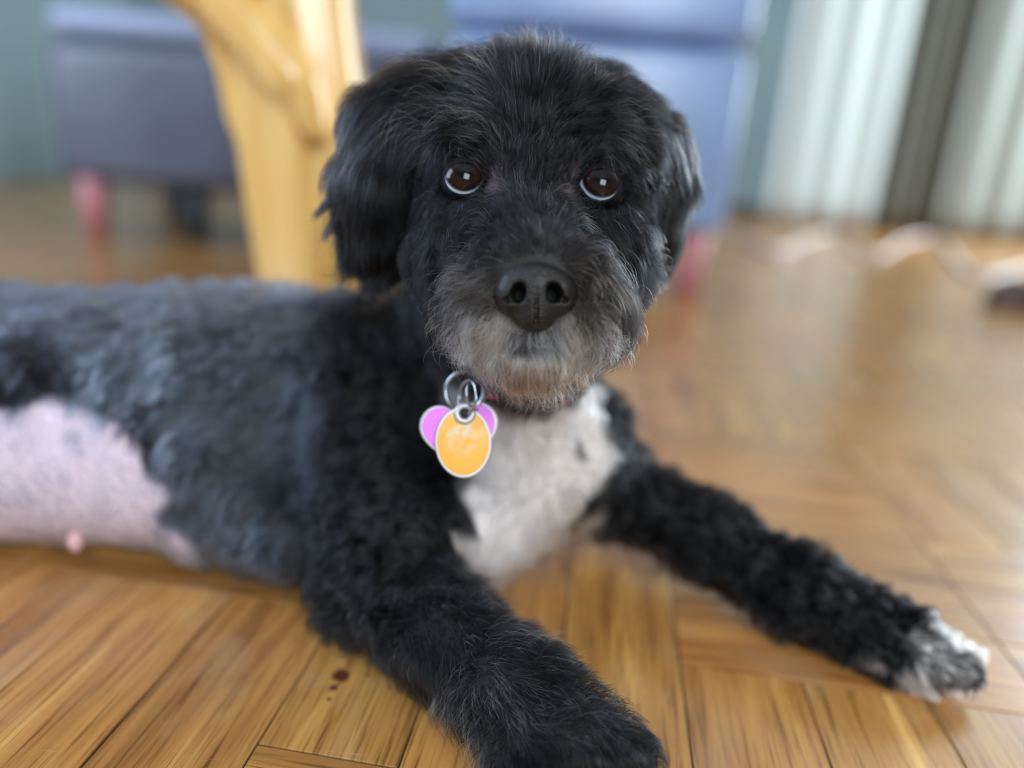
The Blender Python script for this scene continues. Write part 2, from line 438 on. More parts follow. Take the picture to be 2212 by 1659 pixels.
curtain('curtain', 'white floor length curtain hanging beside the blue violet armchair', PY(1690, 250, yc)[0], PY(1925, 250, yc)[0], yc, 0.03, 2.4, M_CURT, 3, 0.020, 1)
curtain('curtain', 'dark olive floor length curtain hanging between the white and grey curtains', PY(1935, 250, yc + .1)[0], PY(2080, 250, yc + .12)[0], yc + 0.12, 0.03, 2.4, M_CURT3, 4, 0.03, 5)
curtain('curtain', 'grey floor length curtain hanging at the right edge of the room', PY(2085, 250, yc)[0], 4.0, yc + 0.02, 0.03, 2.4, M_CURT2, 6, 0.035, 2)
tube('curtain_rod', [(1.2, yc, 2.42), (4.19, yc, 2.42)], 0.014, M_DARK)
tag(bpy.data.objects['curtain_rod'], 'dark curtain rod above the two curtains', 'curtain rod')
# white cable on floor
pix = [(1555, 497), (1600, 508), (1650, 535), (1700, 541), (1750, 515), (1800, 508), (1850, 532), (1900, 552), (1950, 522), (2000, 512), (2040, 525), (2065, 560), (2120, 600), (2230, 575)]
pts = [F(x, y, 0.012) for x, y in pix]
dense = []
for i in range(len(pts) - 1):
    p0 = pts[max(0, i - 1)]; p1 = pts[i]; p2 = pts[i + 1]; p3 = pts[min(len(pts) - 1, i + 2)]
    for t in np.linspace(0, 1, 6, endpoint=False):
        dense.append(0.5 * ((2 * p1) + (-p0 + p2) * t + (2 * p0 - 5 * p1 + 4 * p2 - p3) * t ** 2 + (-p0 + 3 * p1 - 3 * p2 + p3) * t ** 3))
tag(tube('power_cable', dense, 0.011, M_CABLE, None, 8), 'white cable lying in waves on the floor before the curtains', 'cable')
# brown shoe at the right edge
def shoe():
    p = F(2215, 668); V = []; Fc = []; n = 24; m_ = 10
    for k in range(m_ + 1):
        t = k / m_
        z = [0.0, 0.012, 0.014, 0.03, 0.045, 0.06, 0.072, 0.082, 0.088, 0.09, 0.088][k]
        s = [0.96, 1.0, 0.95, 0.96, 0.93, 0.86, 0.74, 0.58, 0.42, 0.25, 0.02][k]
        for j in range(n):
            an = 2 * math.pi * j / n; c, s_ = math.cos(an), math.sin(an)
            V.append((p[0] + 0.02 + 0.15 * s * c - (1 - s) * 0.05 * 1, p[1] + 0.055 * s * s_ * (1 + 0.15 * c), z))
    for k in range(m_):
        for j in range(n):
            a = k * n + j; b2 = k * n + (j + 1) % n; Fc.append((a, b2, b2 + n, a + n))
    Fc.append(tuple(range(n))[::-1]); Fc.append(tuple(range(m_ * n, m_ * n + n)))
    o = mesh_obj('shoe', V, Fc, M_SHOE); tag(o, 'dark brown leather shoe lying on the parquet at the right', 'shoe')
shoe()

# pine table leg behind the dog
def pine_table():
    yt = 1.0
    root = empty('wooden_table', (-0.3, yt + 0.1, 0)); tag(root, 'varnished yellow pine table with broad splayed leg behind the dog', 'table')
    zz = [0.0, 0.12, 0.25, 0.33, 0.40, 0.47, 0.54, 0.60, 0.66]
    # px edges measured along the leg
    E = {570: (538, 800), 400: (510, 790), 250: (487, 776), 160: (474, 764), 60: (455, 750), 0: (440, 742)}
    rows = []
    for y, (l, r) in sorted(E.items(), reverse=True):
        A = PY(l, y, yt); B = PY(r, y, yt); rows.append((0.5 * (A[2] + B[2]), A[0], B[0]))
    # extend to the floor and up to the table top
    z0, l0, r0 = rows[0]; z1, l1, r1 = rows[2]
    sl = (l1 - l0) / (z1 - z0); sr = (r1 - r0) / (z1 - z0)
    rows = [(0.0, l0 - sl * z0, r0 - sr * z0)] + rows
    zt_, lt_, rt_ = rows[-1]; rows.append((0.74, lt_ + sl * (0.74 - zt_), rt_ + sr * (0.74 - zt_)))
    prof = [(0.0, 0.035), (0.03, 0.008), (0.10, 0.0), (0.34, -0.006), (0.46, -0.022), (0.50, -0.030), (0.54, -0.030), (0.58, -0.012), (0.62, -0.004), (0.80, 0.0), (0.90, 0.004), (0.96, 0.012), (1.0, 0.035),
            (1.0, 0.075), (0.97, 0.085), (0.03, 0.085), (0.0, 0.075)]
    V = []; Fc = []; n = len(prof)
    for (z, l, r) in rows:
        for (s, dy) in prof: V.append((l + (r - l) * s, yt + dy, z))
    for k in range(len(rows) - 1):
        for j in range(n):
            a = k * n + j; b2 = k * n + (j + 1) % n; Fc.append((a, b2, b2 + n, a + n))
    Fc.append(tuple(range(n))[::-1]); Fc.append(tuple(range((len(rows) - 1) * n, len(rows) * n)))
    adopt(mesh_obj('leg', V, Fc, M_PINE), root)
    # curved brace running up to the left
    pts = [PY(x, y, yt - 0.03) for x, y in ((690, 300), (655, 205), (600, 130), (530, 50), (440, -40), (300, -130), (120, -190))]
    dens = []
    for i in range(len(pts) - 1):
        p0 = pts[max(0, i - 1)]; p1 = pts[i]; p2 = pts[i + 1]; p3 = pts[min(len(pts) - 1, i + 2)]
        for t in np.linspace(0, 1, 6, endpoint=False):
            dens.append(0.5 * ((2 * p1) + (-p0 + p2) * t + (2 * p0 - 5 * p1 + 4 * p2 - p3) * t ** 2 + (-p0 + 3 * p1 - 3 * p2 + p3) * t ** 3))
    K = len(dens)
    tube('brace', dens, 0.03, M_PINE, root, 20, radii=[0.012 + 0.022 * min(1, i / 8) for i in range(K)])
    # gusset between brace and leg
    G = [(430, 60), (356, 0), (250, -60), (120, -120), (330, -160), (560, 20), (640, 170), (520, 330), (488, 250), (468, 150)]
    pv = [PY(x, y, yt + 0.0) for x, y in G]; qv = [v + np.array([0, 0.05, 0]) for v in pv]; n = len(pv)
    Fc = [tuple(range(n)), tuple(range(2 * n - 1, n - 1, -1))] + [(i, i + n, (i + 1) % n + n, (i + 1) % n) for i in range(n)]
    adopt(mesh_obj('bracket', pv + qv, Fc, M_PINE, smooth=False), root)
    zt2 = 0.74
    box_obj('tabletop', (-0.75, yt + 0.12, zt2 + 0.018), (1.35, 0.6, 0.036), M_PINE, root, 0.012)
    box_obj('leg', (-1.28, 1.18, 0.37), (0.14, 0.07, 0.74), M_PINE, root, 0.01)
pine_table()
#DOG#

# ================================================================== the dog
def smin(a, b, k):
    h = np.clip(0.5 + 0.5 * (b - a) / k, 0, 1)
    return b + (a - b) * h - k * h * (1 - h)
class Field:
    def __init__(s, lo, hi, res):
        s.lo = np.array(lo, float); s.res = res
        s.n = np.ceil((np.array(hi) - s.lo) / res).astype(int) + 1
        s.f = np.full(s.n, 1.0, np.float32)
    def _box(s, lo, hi):
        a = np.clip(np.floor((lo - s.lo) / s.res).astype(int), 0, s.n); b = np.clip(np.ceil((hi - s.lo) / s.res).astype(int) + 1, 0, s.n)
        sl = tuple(slice(int(a[i]), int(b[i])) for i in range(3))
        ax = [s.lo[i] + s.res * np.arange(a[i], b[i]) for i in range(3)]
        X = np.meshgrid(*ax, indexing='ij'); return sl, X
    def cap(s, p, q, r1, r2=None, k=0.02, sub=False):
        r2 = r1 if r2 is None else r2; p = np.asarray(p, float); q = np.asarray(q, float); m = max(r1, r2) + max(k, 0.004) * 3 + 0.03
        sl, X = s._box(np.minimum(p, q) - m, np.maximum(p, q) + m)
        d = q - p; L2 = d @ d + 1e-12
        t = np.clip(sum((X[i] - p[i]) * d[i] for i in range(3)) / L2, 0, 1)
        D = np.sqrt(sum((X[i] - p[i] - t * d[i]) ** 2 for i in range(3))) - (r1 + (r2 - r1) * t)
        s._put(sl, D, k, sub)
    def ell(s, c, r, R=None, k=0.02, sub=False):
        """ellipsoid, radii r along the rows of R"""
        c = np.asarray(c, float); r = np.asarray(r, float); R = np.eye(3) if R is None else np.asarray(R)
        m = r.max() + max(k, 0.004) * 3 + 0.03
        sl, X = s._box(c - m, c + m)
        q = [sum((X[i] - c[i]) * R[a][i] for i in range(3)) for a in range(3)]
        k0 = np.sqrt(sum((q[a] / r[a]) ** 2 for a in range(3))) + 1e-9
        k1 = np.sqrt(sum((q[a] / r[a] ** 2) ** 2 for a in range(3))) + 1e-9
        s._put(sl, k0 * (k0 - 1) / k1, k, sub)
    def _put(s, sl, D, k, sub):
        a = s.f[sl]; D = D.astype(np.float32)
        if sub: s.f[sl] = -smin(-a, D, k)
        else: s.f[sl] = smin(a, D, k)
    def floorcut(s, z):
        zz = s.lo[2] + s.res * np.arange(s.n[2]); s.f = np.maximum(s.f, (z - zz)[None, None, :].astype(np.float32))
    def smooth(s, it=1):
        for _ in range(it):
            for ax in range(3):
                g = s.f; u = np.roll(g, 1, ax); v = np.roll(g, -1, ax); s.f = 0.25 * u + 0.5 * g + 0.25 * v
    def mesh(s):
        """naive surface nets"""
        f = s.f; n = s.n; ins = f < 0
        c = np.zeros(n - 1, np.int8)
        for i in (0, 1):
            for j in (0, 1):
                for k in (0, 1):
                    c += ins[i:n[0] - 1 + i, j:n[1] - 1 + j, k:n[2] - 1 + k]
        act = (c > 0) & (c < 8); idx = np.argwhere(act); vid = np.full(n - 1, -1, np.int64); vid[act] = np.arange(len(idx))
        acc = np.zeros((len(idx), 3)); cnt = np.zeros(len(idx))
        cor = [(i, j, k) for i in (0, 1) for j in (0, 1) for k in (0, 1)]
        for A in cor:
            for ax in range(3):
                if A[ax]: continue
                B = list(A); B[ax] = 1
                fa = f[idx[:, 0] + A[0], idx[:, 1] + A[1], idx[:, 2] + A[2]]; fb = f[idx[:, 0] + B[0], idx[:, 1] + B[1], idx[:, 2] + B[2]]
                m = (fa < 0) != (fb < 0); t = np.where(m, fa / np.where(fa == fb, 1, fa - fb), 0)
                pt = np.tile(np.array(A, float), (len(idx), 1)); pt[:, ax] = t
                acc[m] += pt[m]; cnt[m] += 1
        V = s.lo + s.res * (idx + acc / cnt[:, None])
        Fc = []
        for ax in range(3):
            b_, c_ = (ax + 1) % 3, (ax + 2) % 3
            sl0 = [slice(None)] * 3; sl1 = [slice(None)] * 3; sl0[ax] = slice(0, -1); sl1[ax] = slice(1, None)
            e = ins[tuple(sl0)] != ins[tuple(sl1)]
            E_ = np.argwhere(e); ok = (E_[:, b_] > 0) & (E_[:, c_] > 0) & (E_[:, b_] < n[b_] - 1) & (E_[:, c_] < n[c_] - 1) & (E_[:, ax] < n[ax] - 1); E_ = E_[ok]
            def g(db, dc):
                q = E_.copy(); q[:, b_] -= db; q[:, c_] -= dc; return vid[q[:, 0], q[:, 1], q[:, 2]]
            Q = np.stack([g(1, 1), g(0, 1), g(0, 0), g(1, 0)], 1)
            flip = ~ins[E_[:, 0], E_[:, 1], E_[:, 2]]; Q[flip] = Q[flip][:, ::-1]; Fc.append(Q)
        return V, np.vstack(Fc)
    def sample(s, p):
        q = (p - s.lo) / s.res; q = np.clip(q, 0, s.n - 1.001); i = q.astype(int); t = q - i; r = 0
        for a in (0, 1):
            for b in (0, 1):
                for c in (0, 1):
                    w = (t[:, 0] if a else 1 - t[:, 0]) * (t[:, 1] if b else 1 - t[:, 1]) * (t[:, 2] if c else 1 - t[:, 2])
                    r = r + w * s.f[i[:, 0] + a, i[:, 1] + b, i[:, 2] + c]
        return r
    def grad(s, p):
        h = s.res; G = np.stack([s.sample(p + np.eye(3)[a] * h) - s.sample(p - np.eye(3)[a] * h) for a in range(3)], 1)
        return G / (2 * h)
def norm(v): return v / (np.linalg.norm(v, axis=-1, keepdims=True) + 1e-12)
HR = np.array([RIGHT, UP, FWD])      # the dog looks at the photographer: its head frame

def head_prims(B, off=0.0):
    """skull, brow, cheeks, muzzle (also reused to push the ear hair off the head)"""
    B.ell(P(1133, 343, .485), (.071, .0525, .066), HR, k=.01)
    B.ell(P(1138, 288, .462), (.056, .039, .045), HR, k=.02)
    B.ell(P(930, 290, .475), (.030, .032, .035), HR, k=.025)
    B.ell(P(1325, 335, .475), (.030, .032, .035), HR, k=.025)
    B.ell(P(1135, 440, .472), (.066, .060, .058), HR, k=.02)
    B.cap(P(1010, 305, .438), P(950, 345, .447), .018, .016, k=.014)
    B.cap(P(1280, 322, .438), P(1345, 355, .447), .018, .016, k=.014)
    B.ell(P(1010, 545, .440), (.030, .034, .034), HR, k=.02)
    B.ell(P(1290, 560, .440), (.030, .034, .034), HR, k=.02)
    B.cap(P(1150, 450, .437), P(1157, 590, .385), .024, .024, k=.022)
    B.cap(P(1155, 600, .392), P(1060, 670, .398), .026, .024, k=.014)
    B.cap(P(1155, 600, .392), P(1250, 675, .398), .026, .024, k=.014)
    B.ell(P(1150, 640, .430), (.046, .040, .046), HR, k=.02)
    B.cap(P(1152, 765, .388), P(1150, 740, .440), .018, .034, k=.012)

print('dog: field')
B = Field((-.86, .29, -.01), (.37, .84, .44), .0032)
W3 = lambda *a: np.array(a, float)
# trunk
B.cap(W3(-.05, .605, .115), W3(-.24, .615, .100), .083, .090, k=.02)
B.cap(W3(-.24, .615, .100), W3(-.50, .625, .095), .090, .084, k=.03)
B.cap(W3(-.50, .625, .095), W3(-.68, .635, .095), .084, .088, k=.03)
B.cap(W3(-.22, .545, .064), W3(-.48, .530, .060), .058, .059, k=.03)      # belly side resting on the floor
B.cap(P(640, 1180, .555), P(450, 1130, .575), .024, .024, k=.03)
B.cap(W3(-.10, .600, .150), W3(-.30, .640, .128), .045, .055, k=.03)      # withers and back
# hind leg and tail, beyond the left of the frame
B.cap(W3(-.64, .60, .09), W3(-.55, .50, .055), .062, .042, k=.03)
B.cap(W3(-.55, .50, .050), W3(-.68, .45, .032), .034, .024, k=.015)
B.cap(W3(-.68, .45, .028), W3(-.60, .40, .022), .022, .022, k=.012)
B.cap(W3(-.75, .65, .08), W3(-.84, .70, .04), .022, .014, k=.02)
# neck and chest
B.cap(W3(-.035, .60, .155), P(1120, 520, .51), .070, .056, k=.035)
B.cap(P(1120, 900, .565), P(1130, 640, .50), .050, .046, k=.03)
B.ell(P(1150, 960, .60), (.072, .066, .062), HR, k=.03)
B.cap(P(1150, 1010, .59), P(1055, 1150, .575), .048, .036, k=.03)
# near foreleg: shoulder, elbow, forearm, wrist, paw
B.cap(P(790, 960, .575), P(850, 1180, .53), .050, .046, k=.03)
B.cap(P(850, 1180, .53), P(785, 1270, .515), .043, .028, k=.02)
B.cap(P(785, 1275, .505), P(965, 1385, .455), .027, .0235, k=.02)
B.cap(P(880, 1285, .490), P(1000, 1380, .455), .025, .023, k=.02)
B.cap(P(965, 1390, .452), P(1110, 1490, .418), .0245, .025, k=.015)
B.cap(P(1110, 1500, .416), P(1230, 1600, .390), .0255, .021, k=.012)
for (a, b_) in (((1190, 1475, .405), (1375, 1640, .374)), ((1150, 1525, .398), (1300, 1690, .368)), ((1110, 1560, .400), (1220, 1725, .368)), ((1080, 1575, .402), (1140, 1710, .374))):
    B.cap(P(*a), P(*b_), .0125, .0115, k=.006)
# far foreleg
B.cap(P(1240, 970, .625), P(1300, 1060, .635), .044, .034, k=.03)
B.cap(P(1310, 1045, .635), P(1530, 1160, .585), .0315, .0270, k=.02)
B.cap(P(1530, 1165, .585), P(1740, 1285, .545), .0270, .0245, k=.02)
B.cap(P(1740, 1285, .545), P(1960, 1395, .515), .0245, .0240, k=.015)
for (a, b_, r) in (((1960, 1375, .520), (2085, 1425, .508), .0125), ((1950, 1400, .510), (2075, 1455, .498), .0130), ((1930, 1420, .508), (2010, 1462, .497), .0115), ((1880, 1410, .512), (1945, 1452, .503), .0105)):
    B.cap(P(*a), P(*b_), r, r * .85, k=.005)
head_prims(B)
# eye sockets
EYES = [(1003, 391, .4220), (1294, 404, .4220)]; ER = .0128
for e in EYES: B.ell(P(*e), (ER * 1.05,) * 3, k=.004, sub=True)
B.ell(P(1157, 634, .364), (.013, .012, .012), HR, k=.003, sub=True)   # the nose leather sits here
# mouth slit
B.cap(P(1110, 742, .372), P(1195, 742, .372), .0045, .0045, k=.004, sub=True)
B.smooth(1)
B.floorcut(.0015)
bv, bf = B.mesh()
def tri_pick(V, Fq, n, dens=None):
    T = np.vstack([Fq[:, [0, 1, 2]], Fq[:, [0, 2, 3]]]); A, Bv, C = V[T[:, 0]], V[T[:, 1]], V[T[:, 2]]
    ar = 0.5 * np.linalg.norm(np.cross(Bv - A, C - A), axis=1)
    cen = (A + Bv + C) / 3
    w = ar * (dens(cen) if dens is not None else 1.0); tot = ar.sum()
    cs = np.cumsum(w); pick = np.searchsorted(cs, RNG.random(n) * cs[-1]); pick = np.minimum(pick, len(T) - 1)
    r1 = np.sqrt(RNG.random(n))[:, None]; r2 = RNG.random(n)[:, None]
    return (1 - r1) * A[pick] + r1 * (1 - r2) * Bv[pick] + r1 * r2 * C[pick]
def projn(p):
    v = p - ORG; z = v @ FWD
    return IW / 2 + FPX * (v @ RIGHT) / z, IH / 2 - FPX * (v @ UP) / z, z

# smooth 3-D value noise
class VNoise:
    def __init__(s, seed, dim=3): s.t = np.random.default_rng(seed).standard_normal((32, 32, 32, dim)).astype(np.float32)
    def __call__(s, p, scale):
        q = p * scale + 1000.0; i = np.floor(q).astype(int); t = q - i; t = t * t * (3 - 2 * t); r = 0
        for a in (0, 1):
            for b in (0, 1):
                for c in (0, 1):
                    w = ((t[:, 0] if a else 1 - t[:, 0]) * (t[:, 1] if b else 1 - t[:, 1]) * (t[:, 2] if c else 1 - t[:, 2]))[:, None]
                    r = r + w * s.t[(i[:, 0] + a) % 32, (i[:, 1] + b) % 32, (i[:, 2] + c) % 32]
        return r
NZ = VNoise(3); NZ2 = VNoise(11); NZ1 = VNoise(5, 1)

# ---- comb guides, measured on the skin: (px, py, dir x, dir y (down), toward viewer, lift mm, length mm)
G_ALL = [
 # nose bridge, stop, forehead
 (1157, 540, 0, -1, .0, 4, 8), (1150, 480, .02, -1, .0, 5, 10), (1148, 420, 0, -1, .0, 5, 12), (1145, 350, 0, -1, 0, 6, 16),
 (1140, 280, -.05, -1, .1, 7, 20), (1145, 200, 0, -1, .1, 8, 24), (1145, 130, 0, -1, 0, 9, 26),
 (1060, 220, -.6, -.5, .1, 9, 26), (1060, 140, -.45, -.8, 0, 10, 28), (1000, 180, -.95, -.15, .1, 10, 32), (920, 190, -.95, .3, 0, 10, 34),
 (1040, 280, -.8, -.1, .2, 9, 26), (960, 270, -.95, .25, .2, 10, 32), (880, 280, -.65, .8, 0, 10, 36), (860, 400, -.25, 1, 0, 9, 34),
 (1220, 210, .45, -.7, .1, 9, 24), (1240, 140, .5, -.8, 0, 9, 26), (1300, 200, .9, -.25, .1, 10, 28), (1370, 220, .85, .5, 0, 7, 28),
 (1240, 290, .6, -.5, .1, 9, 24), (1330, 280, .95, 0, .2, 10, 28), (1400, 320, .6, .8, 0, 9, 30), (1415, 430, .25, 1, 0, 8, 28),
 # brows
 (1080, 320, -.3, -.6, .3, 6, 16), (1010, 318, -.85, .15, .6, 9, 20), (1000, 348, -.8, .5, .5, 4, 9), (1295, 362, .8, .5, .5, 4, 9), (950, 330, -.95, .2, .4, 9, 24), (905, 390, -.6, .8, .2, 8, 26),
 (1225, 335, .3, -.6, .3, 6, 16), (1290, 335, .85, -.25, .5, 9, 18), (1350, 350, .9, .2, .4, 9, 22), (1390, 410, .5, .85, .2, 8, 24),
 # around the eyes: very short
 (1060, 390, -.2, -.8, 0, 2, 6), (1050, 430, -.6, .6, 0, 2.5, 8), (1000, 435, -.5, .9, 0, 3, 10), (940, 430, -.6, .8, 0, 5, 18),
 (1235, 400, .2, -.8, 0, 2, 6), (1250, 445, .6, .6, 0, 2.5, 8), (1300, 452, .45, .9, 0, 3, 10), (1360, 450, .5, .85, 0, 5, 16),
 # cheeks
 (980, 500, -.7, .75, .1, 6, 20), (930, 560, -.6, .8, .1, 8, 26), (900, 640, -.35, .95, .1, 8, 28), (890, 520, -.2, 1, 0, 8, 30),
 (1330, 510, .6, .8, .1, 6, 20), (1370, 580, .35, .95, .1, 7, 24), (1390, 660, .05, 1, .1, 7, 26), (1400, 760, -.2, 1, .1, 8, 26),
 # muzzle sides, sweep sideways and down
 (1090, 520, -.8, -.35, .2, 5, 14), (1050, 560, -1, .1, .2, 7, 20), (1020, 600, -.95, .35, .2, 8, 26), (980, 650, -.8, .65, .2, 8, 28), (950, 720, -.45, .9, .2, 8, 26),
 (1225, 520, .8, -.35, .2, 5, 14), (1265, 560, 1, .1, .2, 7, 20), (1300, 605, .9, .4, .2, 8, 26), (1335, 660, .6, .8, .2, 8, 28), (1350, 730, .25, 1, .2, 8, 26),
 # moustache
 (1060, 650, -.85, .5, .3, 6, 20), (1100, 705, -.55, .85, .4, 5, 13), (1155, 722, 0, 1, .4, 4, 11), (1215, 705, .55, .85, .4, 5, 13), (1255, 655, .85, .5, .3, 6, 20),
 (1030, 710, -.6, .8, .3, 7, 24), (1280, 715, .55, .85, .3, 7, 24),
 # chin and beard
 (1150, 780, 0, 1, .1, 5, 15), (1080, 780, -.3, 1, .1, 6, 18), (1010, 770, -.3, 1, .1, 7, 19), (1225, 780, .3, 1, .1, 6, 18), (1300, 780, .3, 1, .1, 7, 19),
 (1150, 830, 0, .6, -.6, 4, 12), (1080, 830, -.2, .6, -.6, 4, 12), (1230, 830, .2, .6, -.6, 4, 12),
 # neck and chest
 (1130, 900, 0, 1, 0, 6, 14), (1180, 960, .3, 1, 0, 6, 15), (1080, 1000, -.4, 1, 0, 6, 16), (1300, 940, .8, .4, 0, 6, 16), (1050, 1130, -.6, .8, 0, 6, 16), (1160, 1080, .2, 1, 0, 6, 14),
 (850, 700, -.2, 1, 0, 7, 20), (760, 640, -.6, .6, 0, 7, 18), (900, 850, -.1, 1, 0, 7, 18),
 # shoulder and near leg
 (700, 760, -.4, .9, 0, 6, 18), (800, 960, -.3, 1, 0, 7, 18), (900, 1080, -.3, 1, 0, 7, 18), (780, 1160, -.5, .9, 0, 7, 18), (900, 1230, .1, 1, .1, 8, 20),
 (720, 1300, -.7, .6, 0, 8, 18), (820, 1350, .3, 1, .1, 8, 20), (940, 1340, .3, 1, .1, 8, 20), (900, 1460, .3, .9, .1, 8, 22), (1010, 1400, .7, .7, .1, 8, 20),
 (1050, 1510, .5, .9, .1, 7, 20), (1150, 1430, .8, .6, .1, 7, 20), (1150, 1540, .6, .8, 0, 6, 18), (1280, 1520, .75, .7, 0, 6, 16), (1350, 1600, .7, .7, 0, 5, 14), (1230, 1620, .5, .9, 0, 5, 14),
 # far leg
 (1330, 1030, .6, .8, 0, 6, 14), (1480, 1120, .8, .6, 0, 7, 16), (1600, 1220, .8, .6, 0, 7, 18), (1740, 1270, .85, .5, 0, 7, 18), (1700, 1320, .6, .8, 0, 8, 18), (1880, 1350, .9, .45, 0, 6, 16),
 (1980, 1390, .9, .5, 0, 5, 13), (2080, 1430, .8, .6, 0, 4, 10), (1940, 1440, .5, .9, 0, 5, 13), (1900, 1400, .7, .7, 0, 6, 14),
 # back, flank, belly
 (600, 620, -1, .1, 0, 5, 16), (400, 620, -1, .1, 0, 5, 16), (150, 640, -1, .1, 0, 5, 16), (550, 760, -.9, .45, 0, 5, 16), (350, 760, -.9, .4, 0, 5, 16), (120, 740, -.9, .3, 0, 5, 16),
 (640, 900, -.8, .6, 0, 6, 18), (480, 930, -.9, .3, 0, 6, 18), (300, 880, -.5, .9, 0, 5, 18), (600, 1080, -.6, .8, 0, 6, 18), (420, 1050, -.3, 1, 0, 6, 20), (560, 1180, -.2, 1, 0, 6, 18), (400, 1160, .3, 1, 0, 6, 18),
 (60, 850, .2, 1, 0, 5, 20), (150, 900, .3, 1, 0, 4, 20), (250, 1000, .5, .9, 0, 4, 18), (100, 1050, .6, .6, 0, 3, 14), (300, 1120, .7, .6, 0, 3, 14), (100, 1150, .9, .3, 0, 3, 12),
]
_vx, _vy, _vz = projn(bv)
_bn = norm(B.grad(bv))
def skin_at(px, py):
    d2 = (_vx - px) ** 2 + (_vy - py) ** 2; m = d2 < 14 ** 2
    if not m.any():
        m = d2 < 60 ** 2
    if not m.any(): return None
    ii = np.where(m)[0]; return bv[ii[np.argmin(_vz[ii] + 0.0006 * np.sqrt(d2[ii]))]]
def guides(G):
    R_ = []
    for g in G:
        p = skin_at(g[0], g[1])
        if p is None: continue
        d = norm(RIGHT * g[2] - UP * g[3] - FWD * g[4])
        R_.append((p, d, g[5] * .001, g[6] * .001))
    return np.array([r[0] for r in R_]), np.array([r[1] for r in R_]), np.array([r[2] for r in R_]), np.array([r[3] for r in R_])
GP, GD, GL, GLEN = guides(G_ALL)
def comb(p, nrm, soft=.012):
    D = np.zeros_like(p); LI = np.zeros(len(p)); LE = np.zeros(len(p)); Wt = np.zeros(len(p))
    for g, d, li, le in zip(GP, GD, GL, GLEN):
        r2 = ((p - g) ** 2).sum(1); w = 1.0 / (r2 + soft ** 2) ** 2
        D += w[:, None] * d; LI += w * li; LE += w * le; Wt += w
    return norm(D), LI / Wt, LE / Wt

def grow(fld, roots, D, lift, length, K=6, wild=.25, wscale=60, wild2=.12, curl=0.0, clump=.5, nclump=25, seed=1, gravity=0.0, free=1.1, loose=None, wave=0.0, wv=95, ridge=.45):
    rng = np.random.default_rng(seed); n = len(roots)
    g = fld.grad(roots); N = norm(g); gn = np.linalg.norm(g, axis=1)
    D = norm(D + wild * NZ(roots, wscale) + wild2 * rng.standard_normal((n, 3)) + wild * .6 * NZ2(roots, wscale * 2.7))
    lift = lift * np.clip(1 + ridge * 1.3 * NZ1(roots, wscale * 1.5)[:, 0], .25, 2.2)
    L = length * (0.75 + 0.4 * rng.random(n)) * (1 + .25 * np.clip(NZ1(roots, 45)[:, 0], -1, 1)); step = L / (K - 1)
    pts = np.zeros((n, K, 3)); pts[:, 0] = roots - N * .001; p = pts[:, 0].copy(); v = None
    ph = rng.random(n) * 6.28
    for k in range(1, K):
        t = k / (K - 1)
        g = fld.grad(p); Nk = norm(g); T = D - Nk * (D * Nk).sum(1, keepdims=True); tl = np.linalg.norm(T, axis=1, keepdims=True); T = T / (tl + 1e-6)
        dist = fld.sample(p) / np.maximum(np.linalg.norm(g, axis=1), .3)
        want = lift * math.sin(min(1.0, t * 1.15) * math.pi * .5)
        up = np.clip((want - dist) / step, -.6, .95)
        if t > free: up = np.where(dist > .003, np.clip(up, -.05, .95), up)
        q = T * np.sqrt(1 - np.clip(up, -.99, .99) ** 2)[:, None] + Nk * up[:, None]
        if curl:
            S = np.cross(T, Nk); q = q + curl * (np.cos(ph + t * 5)[:, None] * S + .5 * np.sin(ph + t * 5)[:, None] * Nk)
        if wave: q = q + wave * NZ(p, wv)
        if gravity is not 0.0: q = q + np.array([0, 0, -1.0]) * np.reshape(gravity * t, (-1, 1))
        q = norm(q)
        v = q if v is None else norm(.45 * v + .55 * q)
        p = p + v * step[:, None]; pts[:, k] = p
    if clump > 0 and n > nclump * 4:
        ci = rng.choice(n, n // nclump, replace=False); kd = kdtree.KDTree(len(ci))
        for a, i in enumerate(ci): kd.insert(roots[i], a)
        kd.balance(); near = ci[np.array([kd.find(r)[1] for r in roots])]
        amt = clump * (.5 + .9 * rng.random(n)) * (1 - .6 * (rng.random(n) < .12))
        if loose is not None: amt = amt * np.where(loose, .25, 1)
        for k in range(1, K):
            t = (k / (K - 1)) ** 1.3
            pts[:, k] += (pts[near, k] - pts[:, k]) * np.clip(amt * t, 0, .95)[:, None]
    pts[:, :, 2] = np.maximum(pts[:, :, 2], .0008 + .0006 * rng.random(n)[:, None])
    return pts
def fur_obj(name, pts, col, rad, mat, parent, tip=.25):
    n, K, _ = pts.shape
    hc = bpy.data.hair_curves.new(name); hc.add_curves([K] * n)
    hc.attributes['position'].data.foreach_set('vector', pts.astype(np.float32).ravel())
    r = hc.attributes.get('radius') or hc.attributes.new('radius', 'FLOAT', 'POINT')
    prof = np.array([1 - (1 - tip) * (k / (K - 1)) ** 1.6 for k in range(K)])
    r.data.foreach_set('value', (np.asarray(rad)[:, None] * prof[None, :]).astype(np.float32).ravel())
    a = hc.attributes.new('tint', 'FLOAT_COLOR', 'CURVE')
    a.data.foreach_set('color', np.hstack([col, np.ones((n, 1))]).astype(np.float32).ravel())
    hc.materials.append(mat)
    o = bpy.data.objects.new(name, hc); link(o)
    if parent is not None: o.parent = parent
    return o
